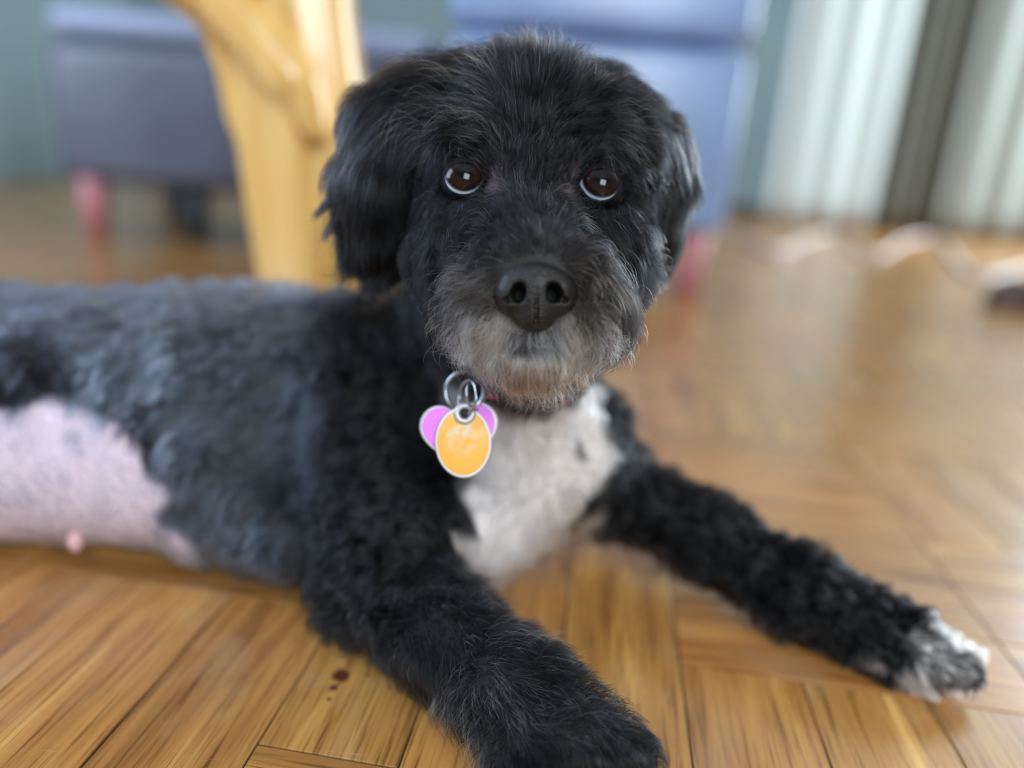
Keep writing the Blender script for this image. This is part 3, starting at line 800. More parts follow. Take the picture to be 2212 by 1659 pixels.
def hair_mat(name, rough=.34, rad=.45, coat=0.0, ior=1.55):
    m = bpy.data.materials.new(name); m.use_nodes = True; nt = m.node_tree
    nt.nodes.remove(nt.nodes['Principled BSDF'])
    h = nt.nodes.new('ShaderNodeBsdfHairPrincipled'); h.parametrization = 'COLOR'
    at = nt.nodes.new('ShaderNodeAttribute'); at.attribute_name = 'tint'
    nt.links.new(at.outputs['Color'], h.inputs['Color'])
    h.inputs['Roughness'].default_value = rough; h.inputs['Radial Roughness'].default_value = rad
    h.inputs['IOR'].default_value = ior
    nt.links.new(h.outputs[0], nt.nodes['Material Output'].inputs['Surface'])
    return m
M_FUR = hair_mat('dog_fur', rough=.25, rad=.35, ior=1.31)

# ---- colours
def sstep(x, a, b): t = np.clip((x - a) / (b - a), 0, 1); return t * t * (3 - 2 * t)
BLACK = np.array([.0042, .0045, .0056]); GREY = np.array([.72, .72, .68]); WHITE = np.array([.88, .87, .84]); TAN = np.array([.46, .30, .17]); BROWN = np.array([.020, .0145, .011])
def mixc(c, d, w): return c * (1 - w[:, None]) + np.asarray(d)[None, :] * w[:, None]

print('dog: skin'); 
dog = empty('dog', (-.1, .55, 0))
tag(dog, 'small black dog with white chest and grizzled muzzle lying on the parquet', 'dog')
M_SKIN, _nt, _b = mat_new('dog_skin')
_a = _nt.nodes.new('ShaderNodeAttribute'); _a.attribute_name = 'skin'; _nt.links.new(_a.outputs['Color'], _b.inputs['Base Color']); _b.inputs['Roughness'].default_value = .7
body = mesh_obj('body', bv, bf, M_SKIN); adopt(body, dog)

# where the pale areas are, as places on the dog: spheres (centre, radius)
def pale_patch(p, L):
    w = np.zeros(len(p))
    wob = .010 * NZ1(p, 40)[:, 0]
    for (x, y, r, off) in L:
        c = skin_at(x, y)
        if c is None: continue
        w = np.maximum(w, 1 - sstep(np.linalg.norm(p - c, axis=1) + wob, r - .006, r + .006))
    return w
CHEST3 = [(P(1110, 1175, .585), .050), (P(1215, 1080, .600), .036)]
CHEST = [(1120, 900, .045, 0), (1200, 930, .042, 0), (1290, 890, .028, 0), (1290, 970, .030, 0), (1130, 1000, .040, 0), (1080, 1090, .032, 0), (1060, 1160, .030, 0), (1150, 1090, .030, 0), (1040, 1210, .022, 0), (1230, 1010, .03, 0), (1120, 1150, .028, 0), (1180, 1100, .026, 0), (1010, 1190, .022, 0)]
BELLY = [(10, 1040, .055, 0), (80, 990, .044, 0), (60, 1120, .062, 0), (170, 1110, .055, 0), (190, 1050, .040, 0), (290, 1140, .036, 0), (360, 1170, .026, 0), (-80, 1060, .06, 0), (250, 1190, .04, 0), (100, 1190, .05, 0)]
FOOT = [(2060, 1400, .021, 0), (2100, 1430, .026, 0), (2090, 1465, .025, 0), (2020, 1470, .020, 0), (1960, 1465, .017, 0), (2010, 1410, .013, 0), (1900, 1440, .009, 0)]
def zones(p):
    x, y, z = projn(p)
    ch = pale_patch(p, CHEST)
    for (c_, r_) in CHEST3: ch = np.maximum(ch, 1 - sstep(np.linalg.norm(p - c_, axis=1), r_ - .006, r_ + .004))
    ch = ch * (p[:, 1] > .452) * (p[:, 0] > -.052); be = pale_patch(p, BELLY) * (p[:, 1] < .66); ft = pale_patch(p, FOOT)
    for (c_, r_) in ((P(2105, 1450, .50), .030), (P(2015, 1462, .503), .022)): ft = np.maximum(ft, 1 - sstep(np.linalg.norm(p - c_, axis=1) + .004 * NZ1(p, 120)[:, 0], r_ - .005, r_ + .004))
    ch = ch * (1 - (1 - sstep(np.linalg.norm(p - skin_at(1335, 900), axis=1), .018, .028)))
    return ch, be, ft
ch, be, ft = zones(bv)
sc = np.tile(np.array([.010, .010, .011]), (len(bv), 1)); sc = mixc(sc, (.72, .64, .61), ch); sc = mixc(sc, (.62, .50, .57), be); sc = mixc(sc, (.6, .55, .53), ft)
# pinkish skin at the inner corners of the eyes
for (x, y) in ((1065, 392), (1080, 400), (1225, 405), (1235, 440), (1245, 370), (1070, 370)):
    c = skin_at(x, y); sc = mixc(sc, (.070, .046, .052), 1 - sstep(np.linalg.norm(bv - c, axis=1), .002, .007))
muz = 1 - sstep(np.linalg.norm(bv - P(1150, 780, .385), axis=1), .024, .036)
sc = mixc(sc, (.22, .17, .125), muz)
sc = mixc(sc, (.13, .115, .11), 1 - sstep(np.linalg.norm(bv - P(1155, 715, .375), axis=1), .014, .022))
sc = mixc(sc, (.010, .009, .009), 1 - sstep(np.linalg.norm(bv - P(1157, 632, .38), axis=1), .020, .024))
for (x, y) in ((1110, 744), (1130, 746), (1150, 748), (1175, 746), (1195, 743)):
    c = P(x, y, .376); sc = mixc(sc, (.012, .008, .008), 1 - sstep(np.linalg.norm(bv - c, axis=1), .006, .009))
ca = body.data.color_attributes.new('skin', 'FLOAT_COLOR', 'POINT'); ca.data.foreach_set('color', np.hstack([sc, np.ones((len(sc), 1))]).astype(np.float32).ravel())

# ------------------------------------------------------------------ eyes
def eye(c_px, label):
    c = P(*c_px)
    m, nt, b = mat_new('dog_eye'); N = nt.nodes.new; L = nt.links.new
    tc = N('ShaderNodeTexCoord'); sp = N('ShaderNodeVectorMath'); sp.operation = 'DISTANCE'
    L(tc.outputs['Object'], sp.inputs[0])
    look = norm(-FWD + UP * .30 + RIGHT * .08); sp.inputs[1].default_value = tuple(look * ER)
    r = N('ShaderNodeValToRGB'); e = r.color_ramp.elements
    mr = N('ShaderNodeMath'); mr.operation = 'DIVIDE'; mr.inputs[1].default_value = ER * 1.6; L(sp.outputs['Value'], mr.inputs[0])
    e[0].position = 0.0; e[0].color = (.002, .002, .003, 1); e[1].position = 1.0; e[1].color = (.52, .58, .66, 1)
    for (pos, col) in ((.24, (.002, .002, .003)), (.30, (.014, .006, .004)), (.46, (.016, .007, .005)), (.56, (.006, .003, .003)), (.595, (.05, .05, .06)), (.635, (.42, .50, .60))):
        x = e.new(pos); x.color = col + (1,)
    L(mr.outputs[0], r.inputs['Fac']); L(r.outputs['Color'], b.inputs['Base Color'])
    b.inputs['Roughness'].default_value = .3; b.inputs['Specular IOR Level'].default_value = 0.0; b.inputs['Coat Weight'].default_value = 1.0; b.inputs['Coat Roughness'].default_value = .01; b.inputs['Coat IOR'].default_value = 1.36
    import bmesh
    bm = bmesh.new(); bmesh.ops.create_uvsphere(bm, u_segments=48, v_segments=32, radius=ER)
    me = bpy.data.meshes.new('eye'); bm.to_mesh(me); bm.free(); me.polygons.foreach_set('use_smooth', [True] * len(me.polygons)); me.materials.append(m)
    o = bpy.data.objects.new('eye', me); o.location = c; link(o); adopt(o, dog); o['label'] = label
    return o, c
M_LID = simple_mat('dark_eyelid_skin', (.007, .006, .007), .8, bump=.3, bscale=500)
def eyelid(c, outline):
    """shell over the eyeball with an almond opening; outline(angle) -> opening half size in mm-like fraction of ER"""
    V = []; Fc = []; n = 64; rows = [(0.0, 1.008), (.04, 1.03), (.10, 1.05), (.22, 1.04), (.45, 1.03), (.7, 1.03), (1.0, 1.02)]
    for (t, rr) in rows:
        for j in range(n):
            a = 2 * math.pi * j / n; s = outline(a)
            th0 = math.asin(min(.985, s)); th = th0 + (1.62 - th0) * t
            d = -FWD * math.cos(th) + (RIGHT * math.cos(a) + UP * math.sin(a)) * math.sin(th)
            V.append(c + d * ER * rr)
    for k in range(len(rows) - 1):
        for j in range(n):
            a = k * n + j; b2 = k * n + (j + 1) % n; Fc.append((a, a + n, b2 + n, b2))
    return mesh_obj('eyelid', V, Fc, M_LID)
def lid_shape(inner, w, up, dn, ip=.10):
    def f(a):
        x, y = math.cos(a), math.sin(a)
        yy = up if y > 0 else dn
        s = 1 / math.sqrt((x / w) ** 2 + (y / yy) ** 2)
        # pointed inner corner
        q = x * inner
        if q > 0.9: s += ip * (q - .9) * 10 * (1 - abs(y) * 2.2)
        return s
    return f
eL, cL = eye(EYES[0], 'brown eye on the left side of the photo'); eR, cR = eye(EYES[1], 'brown eye on the right side of the photo')
for (o, c, inn) in ((eL, cL, 1), (eR, cR, -1)):
    l = eyelid(c, lid_shape(inn, .80, .61, .745)); l.parent = o; l.matrix_parent_inverse = Matrix.Translation(-Vector(c)); l['label'] = 'dark eyelid rim'
M_LID.node_tree.nodes['Principled BSDF'].inputs['Specular IOR Level'].default_value = .15

# ------------------------------------------------------------------ nose leather
def nose():
    c = P(1157, 634, .371); S = Field(c - .035, c + .035, .0006)
    def q(dx, dy, dz):
        dx *= 1.0; return c + RIGHT * dx * .001 - UP * dy * .001 - FWD * dz * .001   # mm right, down, toward viewer
    S.ell(q(0, -5, 1), (.0180, .0125, .0135), HR, k=.003)
    S.ell(q(-11, 1, 1), (.0098, .0105, .0108), HR, k=.006)
    S.ell(q(11, 1, 1), (.0098, .0105, .0108), HR, k=.006)
    S.ell(q(0, 4, 4.5), (.0085, .0125, .0085), HR, k=.005)
    S.ell(q(0, 12, 1.5), (.0095, .0075, .0085), HR, k=.004)
    for sx in (-1, 1):
        S.cap(q(sx * 8.6, -.6, 15), q(sx * 6.8, -.4, -5), .0037, .0014, k=.0018, sub=True)
        S.cap(q(sx * 9.6, 2.6, 15), q(sx * 7.0, 1.0, -5), .0044, .0014, k=.0018, sub=True)
        S.cap(q(sx * 12.0, 4.6, 14), q(sx * 14.6, 4.4, 8), .0022, .0012, k=.0018, sub=True)
    S.cap(q(0, 4, 13.6), q(0, 20, 7.5), .0007, .0011, k=.0012, sub=True)
    v, f = S.mesh()
    m, nt, b = mat_new('nose_leather'); N = nt.nodes.new; L = nt.links.new
    b.inputs['Specular IOR Level'].default_value = .38; b.inputs['Base Color'].default_value = (.007, .0065, .0065, 1); b.inputs['Roughness'].default_value = .42; b.inputs['Coat Weight'].default_value = .08; b.inputs['Coat Roughness'].default_value = .2
    tc = N('ShaderNodeTexCoord'); vo = N('ShaderNodeTexVoronoi'); vo.inputs['Scale'].default_value = 1000; L(tc.outputs['Object'], vo.inputs['Vector'])
    bp = N('ShaderNodeBump'); bp.inputs['Strength'].default_value = .8; bp.inputs['Distance'].default_value = .0005; bp.invert = True
    L(vo.outputs['Distance'], bp.inputs['Height']); L(bp.outputs['Normal'], b.inputs['Normal'])
    o = mesh_obj('nose', v, f, m); adopt(o, dog); o['label'] = 'damp pebbled black nose'
nose()

# ------------------------------------------------------------------ claws, nipple, lip
M_CLAW = simple_mat('grey_claw', (.22, .20, .19), .35)
for (a, b_) in (((2092, 1432, .504), (2132, 1455, .497)), ((2085, 1462, .494), (2122, 1483, .488)), ((2015, 1468, .494), (2040, 1487, .489)), ((1948, 1458, .500), (1965, 1478, .496))):
    pa, pb = P(*a), P(*b_); pb[2] = max(pb[2], .003)
    adopt(tube('claw', [pa, .5 * (pa + pb) + (0, 0, .001), pb], .002, M_CLAW, None, 8, radii=[.0026, .0021, .0006]), dog)
c = skin_at(168, 1188)
if c is not None:
    import bmesh
    bm = bmesh.new(); bmesh.ops.create_icosphere(bm, subdivisions=3, radius=1.0)
    for v in bm.verts: v.co = Vector((v.co.x * .0055, v.co.y * .0065, v.co.z * .0075 * (1.25 if v.co.z < 0 else 1)))
    bm_obj('nipple', bm, simple_mat('pink_skin', (.72, .42, .42), .5, sheen=.3), dog, Matrix.Translation(Vector(c) + Vector((0, -.004, -.002))))

# ------------------------------------------------------------------ coat
print('dog: coat')
x0_, y0_, z0_ = _vx, _vy, _vz
headc = P(1140, 440, .46); 
def is_head(p):
    """head region: in front of the collar plane"""
    a = P(1120, 500, .50); q = p - a
    ax = norm(P(1130, 560, .40) - W3(-.035, .62, .12))
    return (q @ ax) > -.035
def eye_keep(p):
    k = np.ones(len(p), bool)
    for c in (cL, cR):
        q = p - c; x = q @ RIGHT; y = q @ UP; k &= ((x / .0118) ** 2 + ((y + .0012) / .0100) ** 2) > 1
    return k
def nose_keep(p):
    q = p - P(1157, 636, .375); x = q @ RIGHT; y = q @ UP; z = q @ FWD
    return ((x / .0185) ** 2 + ((y) / .0165) ** 2 > 1) | (z > .03)
def dens_fn(c):
    x, y, z = projn(c); h = is_head(c)
    d = np.where(h, 1.0, .42)
    d = np.where(~h & (c[:, 1] < .50) & (c[:, 0] > -.13), .75, d)     # front legs, near the lens
    d = np.where(c[:, 0] < -.45, .05, d)                              # beyond the frame
    nrm_ = None
    return d
NTOT = 330000
R0 = tri_pick(bv, bf, NTOT, dens_fn)
Nn = norm(B.grad(R0))
# thin out what faces well away from the photo's side
face = ((ORG - R0) * Nn).sum(1) / np.linalg.norm(ORG - R0, axis=1)
keep = (face > -.25) | (RNG.random(NTOT) < .30)
keep &= R0[:, 2] > .004
keep &= eye_keep(R0) & nose_keep(R0)
for _e in ((1062, 398), (1078, 402), (1230, 412), (1238, 438)):
    keep &= (np.linalg.norm(R0 - skin_at(*_e), axis=1) > .005) | (RNG.random(NTOT) < .40)
_q = R0 - P(1152, 745, .376); keep &= ((_q @ RIGHT / .011) ** 2 + (_q @ UP / .0020) ** 2 > 1) | (_q @ FWD > .02)
R0 = R0[keep]; Nn = Nn[keep]
D0, LI0, LE0 = comb(R0, Nn)
head = is_head(R0)
ch, be, ft = zones(R0)
def streaks(p, base_frac, rng):
    """share of silver hairs, in loose drifts"""
    n = NZ1(p, 38)[:, 0]; return rng.random(len(p)) < base_frac * np.clip(.6 + .9 * n, .1, 2.4)
rng = np.random.default_rng(21)
def vary(c, rng, amt=.3): return np.clip(c * (1 + amt * rng.standard_normal((len(c), 1))), .002, .95)

# --- head fur
def head_fur():
    p = R0[head]; D = D0[head]; li = LI0[head]; le = LE0[head]; n = len(p)
    x, y, z = projn(p)
    front = p - P(1157, 640, .38); fx = front @ RIGHT; fy = -(front @ UP); fz = front @ FWD
    col = np.tile(BLACK, (n, 1))
    # brown cast on the muzzle
    d = np.sqrt(fx ** 2 + fy ** 2 + (.6 * fz) ** 2); br = (1 - sstep(d, .030, .055)) * .8 * sstep(fy, -.030, -.005)
    col = mixc(col, BROWN, br)
    # silver moustache under and beside the nose
    m1 = (1 - sstep(np.sqrt((fx / .045) ** 2 + ((fy - .019 + .08 * np.abs(fx)) / .0170) ** 2 + (fz / .06) ** 2), .75, 1.15))
    prob = np.clip(m1 * 1.25, 0, .96)
    sel = rng.random(n) < prob; col[sel] = np.array([.90, .90, .90])
    # tan chin
    m2 = (1 - sstep(np.sqrt((fx / .043) ** 2 + ((fy - .036) / .020) ** 2 + (fz / .05) ** 2), .7, 1.2))
    sel2 = (~sel) & (rng.random(n) < m2 * .92); mixr = rng.random(n)
    col[sel2] = np.where(mixr[sel2, None] < .60, TAN, np.where(mixr[sel2, None] < .74, WHITE * .85, BROWN * 1.6))
    m3 = (1 - sstep(np.sqrt((fx / .060) ** 2 + ((fy - .036) / .034) ** 2 + (fz / .06) ** 2), .70, 1.15))
    sel3 = (~sel) & (~sel2) & (rng.random(n) < m3 * .33); col[sel3] = TAN * .75
    s = streaks(p, .10, rng) & ~sel & ~sel2; col[s] = GREY * (.6 + .9 * rng.random((s.sum(), 1)))
    col = vary(col, rng, .22)
    rad = np.full(n, .000085); rad[s] = .000125; rad[sel | sel2] = .000105; rad *= (.8 + .5 * rng.random(n))
    li = li * (.45 + .8 * rng.random(n)); li[s] *= 1.5; le = le * 1.12; le[s] *= .8
    gr = .55 * m3
    pts = grow(B, p, D, li, le, K=8, gravity=gr, free=.45, wild=.34, wscale=75, wild2=.16, curl=.16, clump=.66, nclump=16, seed=2, loose=s, wave=.14, wv=110, ridge=.45)
    muzz = (m3 > .3)
    A = ~muzz
    fur_obj('head_fur', pts[A], col[A], rad[A], M_FUR, body)
    o = fur_obj('muzzle_fur', pts[muzz], col[muzz], rad[muzz], M_FUR, body); o['label'] = 'silver and tan grizzled muzzle fur'
    # stray long pale hairs on muzzle and brow
    k = 520; idx = rng.choice(np.where((m2 > .2) | (m1 > .2))[0], k); ps = p[idx]; Ds = D[idx] + .35 * rng.standard_normal((k, 3))
    st = grow(B, ps, norm(Ds), li[idx] * 1.7, le[idx] * 1.35, K=9, wild=.3, wscale=90, wild2=.1, curl=.30, clump=0, seed=9, gravity=.25)
    o = fur_obj('whiskers', st, vary(np.tile(WHITE, (k, 1)), rng, .08), np.full(k, .00010), M_FUR, body); o['label'] = 'stray curved pale whiskers'
head_fur()
# --- body, chest, legs
def coat():
    a = ~head; p = R0[a]; D = D0[a]; li = LI0[a]; le = LE0[a]; n = len(p); c1, c2, c3 = ch[a], be[a], ft[a]
    col = np.tile(BLACK, (n, 1))
    near = (p[:, 1] < .52) & (p[:, 0] > -.16) & (p[:, 0] < .10)
    trunk = (p[:, 0] < -.13) & (p[:, 1] > .48)
    u = rng.random(n)
    col = mixc(col, (.105, .125, .170), sstep(-p[:, 0], .12, .20) * (p[:, 1] > .46))  # trunk hair lightened: bluish sheen put into its colour, with grey skin showing
    for (sx_, sy_, sr) in ((40, 800, .035), (120, 800, .025), (290, 960, .022), (320, 1190, .018)):  # flank hollow and fold: shade put into the fur colour; last a dark tuft
        cc = skin_at(sx_, sy_); col = mixc(col, (.010, .010, .013), 1 - sstep(np.linalg.norm(p - cc, axis=1), sr * .5, sr * 1.3))
    col[near] *= 1.15
    s = rng.random(n) < np.where(near, .05, .03); col[s] = GREY * .45 * (.4 + rng.random((s.sum(), 1)))
    s1 = u < c1; s2 = u < c2 * .93; s3 = u < c3
    col[s1] = WHITE * np.array([.98, .97, .96]); col[s2] = np.array([.80, .79, .87]); col[s3] = WHITE * 1.02
    col = vary(col, rng, .22)
    thick = np.where(near, .000105, .00017) * (.8 + .5 * rng.random(n)); thick[p[:, 0] < -.45] = .0004
    legs = ((p[:, 1] < .50) & (p[:, 0] > -.17)) | (p[:, 0] > .10)
    le = le.copy(); le[s3] *= .85
    wildn = np.where(legs, 1, 0)
    for nm, m, kw in (('leg_fur', legs & ~s3, dict(wild=.36, wscale=60, wild2=.16, curl=.22, clump=.66, nclump=26, wave=.36, wv=130, ridge=.5)), ('coat', ~legs & ~s1 & ~s2, dict(wave=.2, ridge=.8, wild=.22, wscale=40, wild2=.14, curl=.12, clump=.6, nclump=30)),
                      ('chest_fur', s1 & ~legs, dict(wave=.25, ridge=.7, wild=.32, wscale=45, wild2=.16, curl=.2, clump=.6, nclump=24)), ('belly_fur', s2 & ~legs & ~s1, dict(wild=.2, wscale=40, wild2=.16, curl=.1, clump=.4, nclump=20)),
                      ('paw_fur', s3, dict(wild=.15, wscale=60, wild2=.12, curl=.08, clump=.6, nclump=30))):
        if m.sum() < 10: continue
        l_ = li[m] * (.6 + .6 * rng.random(m.sum()))
        pts = grow(B, p[m], D[m], l_, le[m] * (.6 if nm == 'belly_fur' else 1.0), K=6, seed=hash(nm) % 1000 if False else len(nm), **kw)
        o = fur_obj(nm, pts, col[m], thick[m], M_FUR, body)
        lab = {'chest_fur': 'white chest fur', 'belly_fur': 'thin pale belly fur over pink skin', 'paw_fur': 'white toe tips'}.get(nm)
        if lab: o['label'] = lab
coat()

# --- ears: a flap and its long hair
def ear(side, flap, hairs, label, seed):
    E_ = Field(*[f(np.array([P(*q[0]) for q in flap] + [P(*q[1]) for q in flap]), axis=0) + s for f, s in ((np.min, -.05), (np.max, .05))], .0028)
    for (a, b_, r1, r2) in flap: E_.cap(P(*a), P(*b_), r1, r2, k=.012)
    v, f = E_.mesh(); o = mesh_obj('ear', v, f, M_SKIN); ca = o.data.color_attributes.new('skin', 'FLOAT_COLOR', 'POINT')
    ca.data.foreach_set('color', np.tile(np.array([.010, .010, .011, 1], np.float32), len(v))); adopt(o, dog); o['label'] = label
    r_ = np.random.default_rng(seed); n = 26000
    p = tri_pick(v, f, n); N_ = norm(E_.grad(p)); x, y, z = projn(p)
    D = np.zeros((n, 3)); LI = np.zeros(n); LE = np.zeros(n); Wt = np.zeros(n)
    for h in hairs:
        w = 1 / ((x - h[0]) ** 2 + (y - h[1]) ** 2 + 30 ** 2) ** 2; d = norm(RIGHT * h[2] - UP * h[3] - FWD * h[4])
        D += w[:, None] * d; LI += w * h[5] * .001; LE += w * h[6] * .001; Wt += w
    LI /= Wt; LE /= Wt; D = norm(D)
    s = streaks(p, .12, r_); col = np.tile(BLACK, (n, 1)); col[s] = GREY * (.5 + .8 * r_.random((s.sum(), 1))); col = vary(col, r_, .25)
    pts = grow(E_, p, D, LI * (.5 + .8 * r_.random(n)), LE, K=8, wild=.22, wscale=60, wild2=.10, curl=.12, clump=.7, nclump=22, seed=seed, wave=.10, ridge=.3, free=.45, gravity=.5, loose=s)
    if side < 0:
        for (ax_, ay_, dx_, dy_, ln, m_) in ((752, 395, -.75, .65, .026, 260), (748, 430, -.55, .85, .026, 260), (760, 330, -.5, .9, .03, 200)):
            dd = (x - ax_) ** 2 + (y - ay_) ** 2; ii = np.argsort(dd + 4e3 * (z - z.min()))[:m_]
            t_ = np.linspace(0, 1, 8)[None, :, None]; d0 = norm(RIGHT * dx_ - UP * dy_)
            base = p[ii][:, None, :]; cen_ = p[ii].mean(0)[None, None, :]
            path = base * (1 - t_ * .8) + cen_ * t_ * .8 + d0 * ln * t_ * (.7 + .4 * r_.random((m_, 1, 1))) + UP * (-.004) * t_ ** 2 + .0012 * t_ * r_.standard_normal((m_, 1, 3))
            pts = np.concatenate([pts, path]); col = np.concatenate([col, col[:m_]])
        n = len(pts)
    fur_obj('ear_fur', pts, col, np.full(n, .00009) * (.8 + .5 * r_.random(n)), M_FUR, o)
ear(-1, [((905, 235, .468), (850, 300, .466), .021, .023), ((850, 300, .466), (822, 400, .464), .023, .021), ((822, 400, .464), (818, 530, .468), .021, .014), ((860, 330, .464), (858, 500, .470), .018, .013)],
    [(860, 230, -.8, .6, .1, 8, 34), (790, 300, -.5, .9, 0, 8, 36), (770, 400, -.25, 1, 0, 7, 34), (745, 440, -.9, .45, 0, 9, 46), (760, 520, -.1, 1, 0, 6, 34), (800, 500, -.1, 1, 0, 6, 30), (860, 450, .05, 1, .1, 6, 34), (850, 350, -.1, 1, .1, 8, 36)],
    'long haired black ear hanging on the left side of the photo', 31)
ear(1, [((1345, 278, .474), (1388, 335, .476), .020, .022), ((1388, 335, .476), (1412, 420, .478), .022, .020), ((1412, 420, .478), (1405, 510, .480), .019, .014), ((1410, 500, .48), (1402, 560, .485), .013, .010)],
    [(1390, 260, .6, .8, .1, 5, 26), (1440, 300, .45, .9, 0, 6, 28), (1470, 400, .1, 1, 0, 5, 28), (1450, 480, -.15, 1, 0, 5, 28), (1420, 560, -.3, 1, 0, 5, 24)],
    'long haired black ear hanging on the right side of the photo', 37)

# ------------------------------------------------------------------ collar and tags
M_STRAP = simple_mat('black_webbing', (.015, .015, .016), .6, bump=.3, bscale=800)
M_STEEL = simple_mat('steel', (.42, .44, .48), .28, metal=1.0)
def collar():
    cen = P(1125, 720, .515); ax = norm(P(1130, 500, .49) - P(1110, 940, .56)); ax = norm(ax)
    s = norm(np.cross(ax, FWD)); t = norm(np.cross(s, ax))
    root = empty('dog_collar', cen); tag(root, 'black dog collar with pink bits under the dog chin', 'collar')
    V = []; Fc = []; n = 96; pr = [(-.009, 0), (-.009, .003), (.009, .003), (.009, 0)]
    dr = []
    for j in range(n):
        a = 2 * math.pi * j / n; d = s * math.cos(a) + t * math.sin(a)
        # find the neck surface outward
        rr = .03
        for _ in range(60):
            if B.sample((cen + d * rr)[None])[0] > .0035: break
            rr += .0012
        dr.append(rr)
    dr = np.array(dr); dr = np.minimum(dr, .078)
    for _ in range(12): dr = (np.roll(dr, 1) + dr * 2 + np.roll(dr, -1)) / 4
    for j in range(n):
        a = 2 * math.pi * j / n; d = s * math.cos(a) + t * math.sin(a)
        for (h, o_) in pr: V.append(cen + d * (dr[j] + o_) + ax * h)
    for j in range(n):
        for k in range(4):
            a, b2 = j * 4 + k, j * 4 + (k + 1) % 4; c2, d2 = ((j + 1) % n) * 4 + (k + 1) % 4, ((j + 1) % n) * 4 + k; Fc.append((a, b2, c2, d2))
    adopt(mesh_obj('strap', V, Fc, M_STRAP, smooth=False), root)
    return root
col_root = collar()
def ring(name, c, R, r, nrm_, parent=None, label=None):
    nrm_ = norm(np.asarray(nrm_, float)); a = norm(np.cross(nrm_, UP if abs(nrm_ @ UP) < .9 else RIGHT)); b2 = np.cross(nrm_, a)
    o = tube(name, [c + R * (math.cos(t) * a + math.sin(t) * b2) for t in np.linspace(0, 2 * math.pi, 40, endpoint=False)], r, M_STEEL, parent, 8, closed=True)
    return o
TD = .435
ring('d_ring', P(1003, 846, TD + .006), .0118, .0012, norm(FWD + RIGHT * .25), col_root)
ring('split_ring', P(1010, 858, TD), .0098, .0010, norm(FWD * .55 + RIGHT * .8 - UP * .1), col_root)
ring('split_ring', P(1028, 852, TD + .002), .0090, .0009, norm(FWD * .5 - RIGHT * .75), col_root)
# pink anodised fittings on the strap
M_PINKM = simple_mat('pink_metal', (.70, .16, .26), .3, metal=.3)
for (x, y, d) in ((1212, 862, .462), (1068, 852, .462)):
    box_obj('fitting', P(x, y, d), (.009, .004, .006), M_PINKM, col_root, .0015)
def tag_plate(name, outline, c, tilt, mat_face, mat_rim, thick, label, hole=None):
    """flat engraved metal plate: rim + coloured face inset"""
    root = empty(name, c); tag(root, label, 'pet tag')
    nn = norm(-FWD + RIGHT * tilt[0] + UP * tilt[1]); a = norm(np.cross(UP, nn)); b2 = np.cross(nn, a)
    rot = tilt[2]; a, b2 = a * math.cos(rot) + b2 * math.sin(rot), -a * math.sin(rot) + b2 * math.cos(rot)
    def plate(nm, sc_, z0, z1, mat):
        n = len(outline); V = []; cx = 0
        lay = [(.94 * sc_, z0), (sc_, z0 + .2 * (z1 - z0)), (sc_, z0 + .8 * (z1 - z0)), (.97 * sc_, z1)]
        for (s_, z) in lay:
            for (x, y) in outline: V.append(c + a * x * s_ + b2 * y * s_ + nn * z)
        Fc = [tuple(range(n))[::-1], tuple(range(3 * n, 4 * n))]
        for k in range(3):
            for i in range(n): Fc.append((k * n + i, k * n + (i + 1) % n, (k + 1) * n + (i + 1) % n, (k + 1) * n + i))
        adopt(mesh_obj(nm, V, Fc, mat, smooth=False), root)
    plate('rim', 1.0, 0, thick, mat_rim); plate('face', .93, thick * .5, thick + .00025, mat_face)
    return root, a, b2, nn
oval = [(.0165 * math.sin(t), .0208 * math.cos(t) * (1 if math.cos(t) > 0 else 1.0)) for t in np.linspace(0, -2 * math.pi, 56, endpoint=False)]
def heart(s):
    P_ = []
    for t in np.linspace(0, 2 * math.pi, 72, endpoint=False):
        x = 16 * math.sin(t) ** 3; y = 13 * math.cos(t) - 5 * math.cos(2 * t) - 2 * math.cos(3 * t) - math.cos(4 * t); P_.append((-x * s, y * s * 1.05))
    return P_
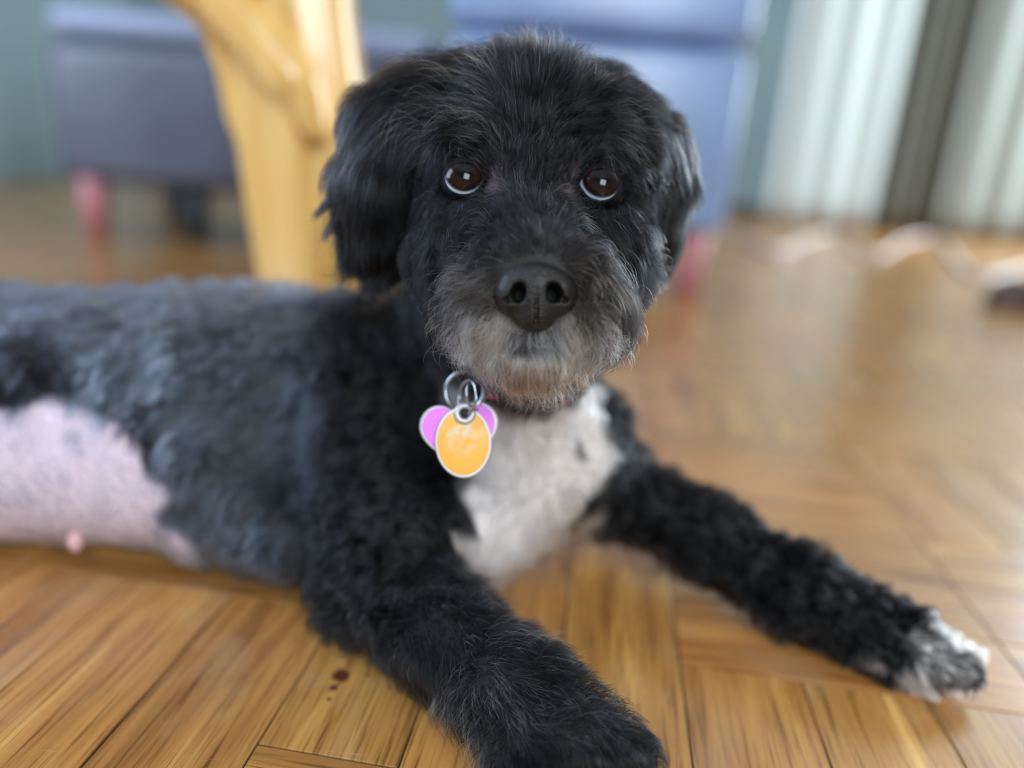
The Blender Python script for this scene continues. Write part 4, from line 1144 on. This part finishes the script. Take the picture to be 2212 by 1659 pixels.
def worn_tag_mat(name, col, worn, amt):
    m, nt, b = mat_new(name); N = nt.nodes.new; L = nt.links.new
    tc = N('ShaderNodeTexCoord'); n = N('ShaderNodeTexNoise'); n.inputs['Scale'].default_value = 190; n.inputs['Detail'].default_value = 3
    L(tc.outputs['Object'], n.inputs['Vector'])
    vd = N('ShaderNodeVectorMath'); vd.operation = 'DISTANCE'; L(tc.outputs['Object'], vd.inputs[0]); cc = P(1000, 930, TD); vd.inputs[1].default_value = tuple(cc)
    q = N('ShaderNodeMapRange'); q.inputs['From Min'].default_value = .004; q.inputs['From Max'].default_value = .017; q.inputs['To Min'].default_value = 1; q.inputs['To Max'].default_value = 0
    L(vd.outputs['Value'], q.inputs['Value'])
    r = N('ShaderNodeMapRange'); r.inputs['From Min'].default_value = .40; r.inputs['From Max'].default_value = .62; r.inputs['To Max'].default_value = amt; L(n.outputs['Fac'], r.inputs['Value'])
    mu = N('ShaderNodeMath'); mu.operation = 'MULTIPLY'; L(q.outputs['Result'], mu.inputs[0]); L(r.outputs['Result'], mu.inputs[1])
    mx = N('ShaderNodeMix'); mx.data_type = 'RGBA'; L(mu.outputs[0], mx.inputs['Factor']); mx.inputs['A'].default_value = col + (1,); mx.inputs['B'].default_value = worn + (1,)
    L(mx.outputs['Result'], b.inputs['Base Color']); b.inputs['Roughness'].default_value = .42; b.inputs['Metallic'].default_value = .15
    return m
M_RIM = simple_mat('tag_rim', (.50, .49, .50), .4, metal=.5)
tc_ = P(1001, 955, TD)
rt, a_, b__, nn_ = tag_plate('pet_tag', oval, tc_, (.05, .05, .03), worn_tag_mat('orange_anodised', (.68, .31, .010), (.52, .47, .36), .85), M_RIM, .0011, 'orange oval pet tag hanging from the collar in front of the pink tag')
eyelet = tube('eyelet', [P(1004, 893, TD - .0016) + .0046 * (math.cos(t) * a_ + math.sin(t) * b__) for t in np.linspace(0, 6.2832, 30, endpoint=False)], .0019, M_RIM, None, 8, closed=True); adopt(eyelet, rt)
_n = 20; adopt(mesh_obj('hole', [P(1004, 893, TD - .0014) + .003 * (math.cos(2 * math.pi * i / _n) * a_ + math.sin(2 * math.pi * i / _n) * b__) - FWD * z for z in (0, .0004) for i in range(_n)], [tuple(range(_n, 2 * _n)), tuple(range(_n))[::-1]] + [(i, (i + 1) % _n, _n + (i + 1) % _n, _n + i) for i in range(_n)], M_STRAP), rt)
tag_plate('pet_tag', heart(.00145), P(993, 938, TD + .0035), (.0, .05, .10), worn_tag_mat('pink_anodised', (.68, .17, .68), (.75, .32, .75), .5), M_RIM, .0011, 'pink heart shaped pet tag hanging behind the orange tag')
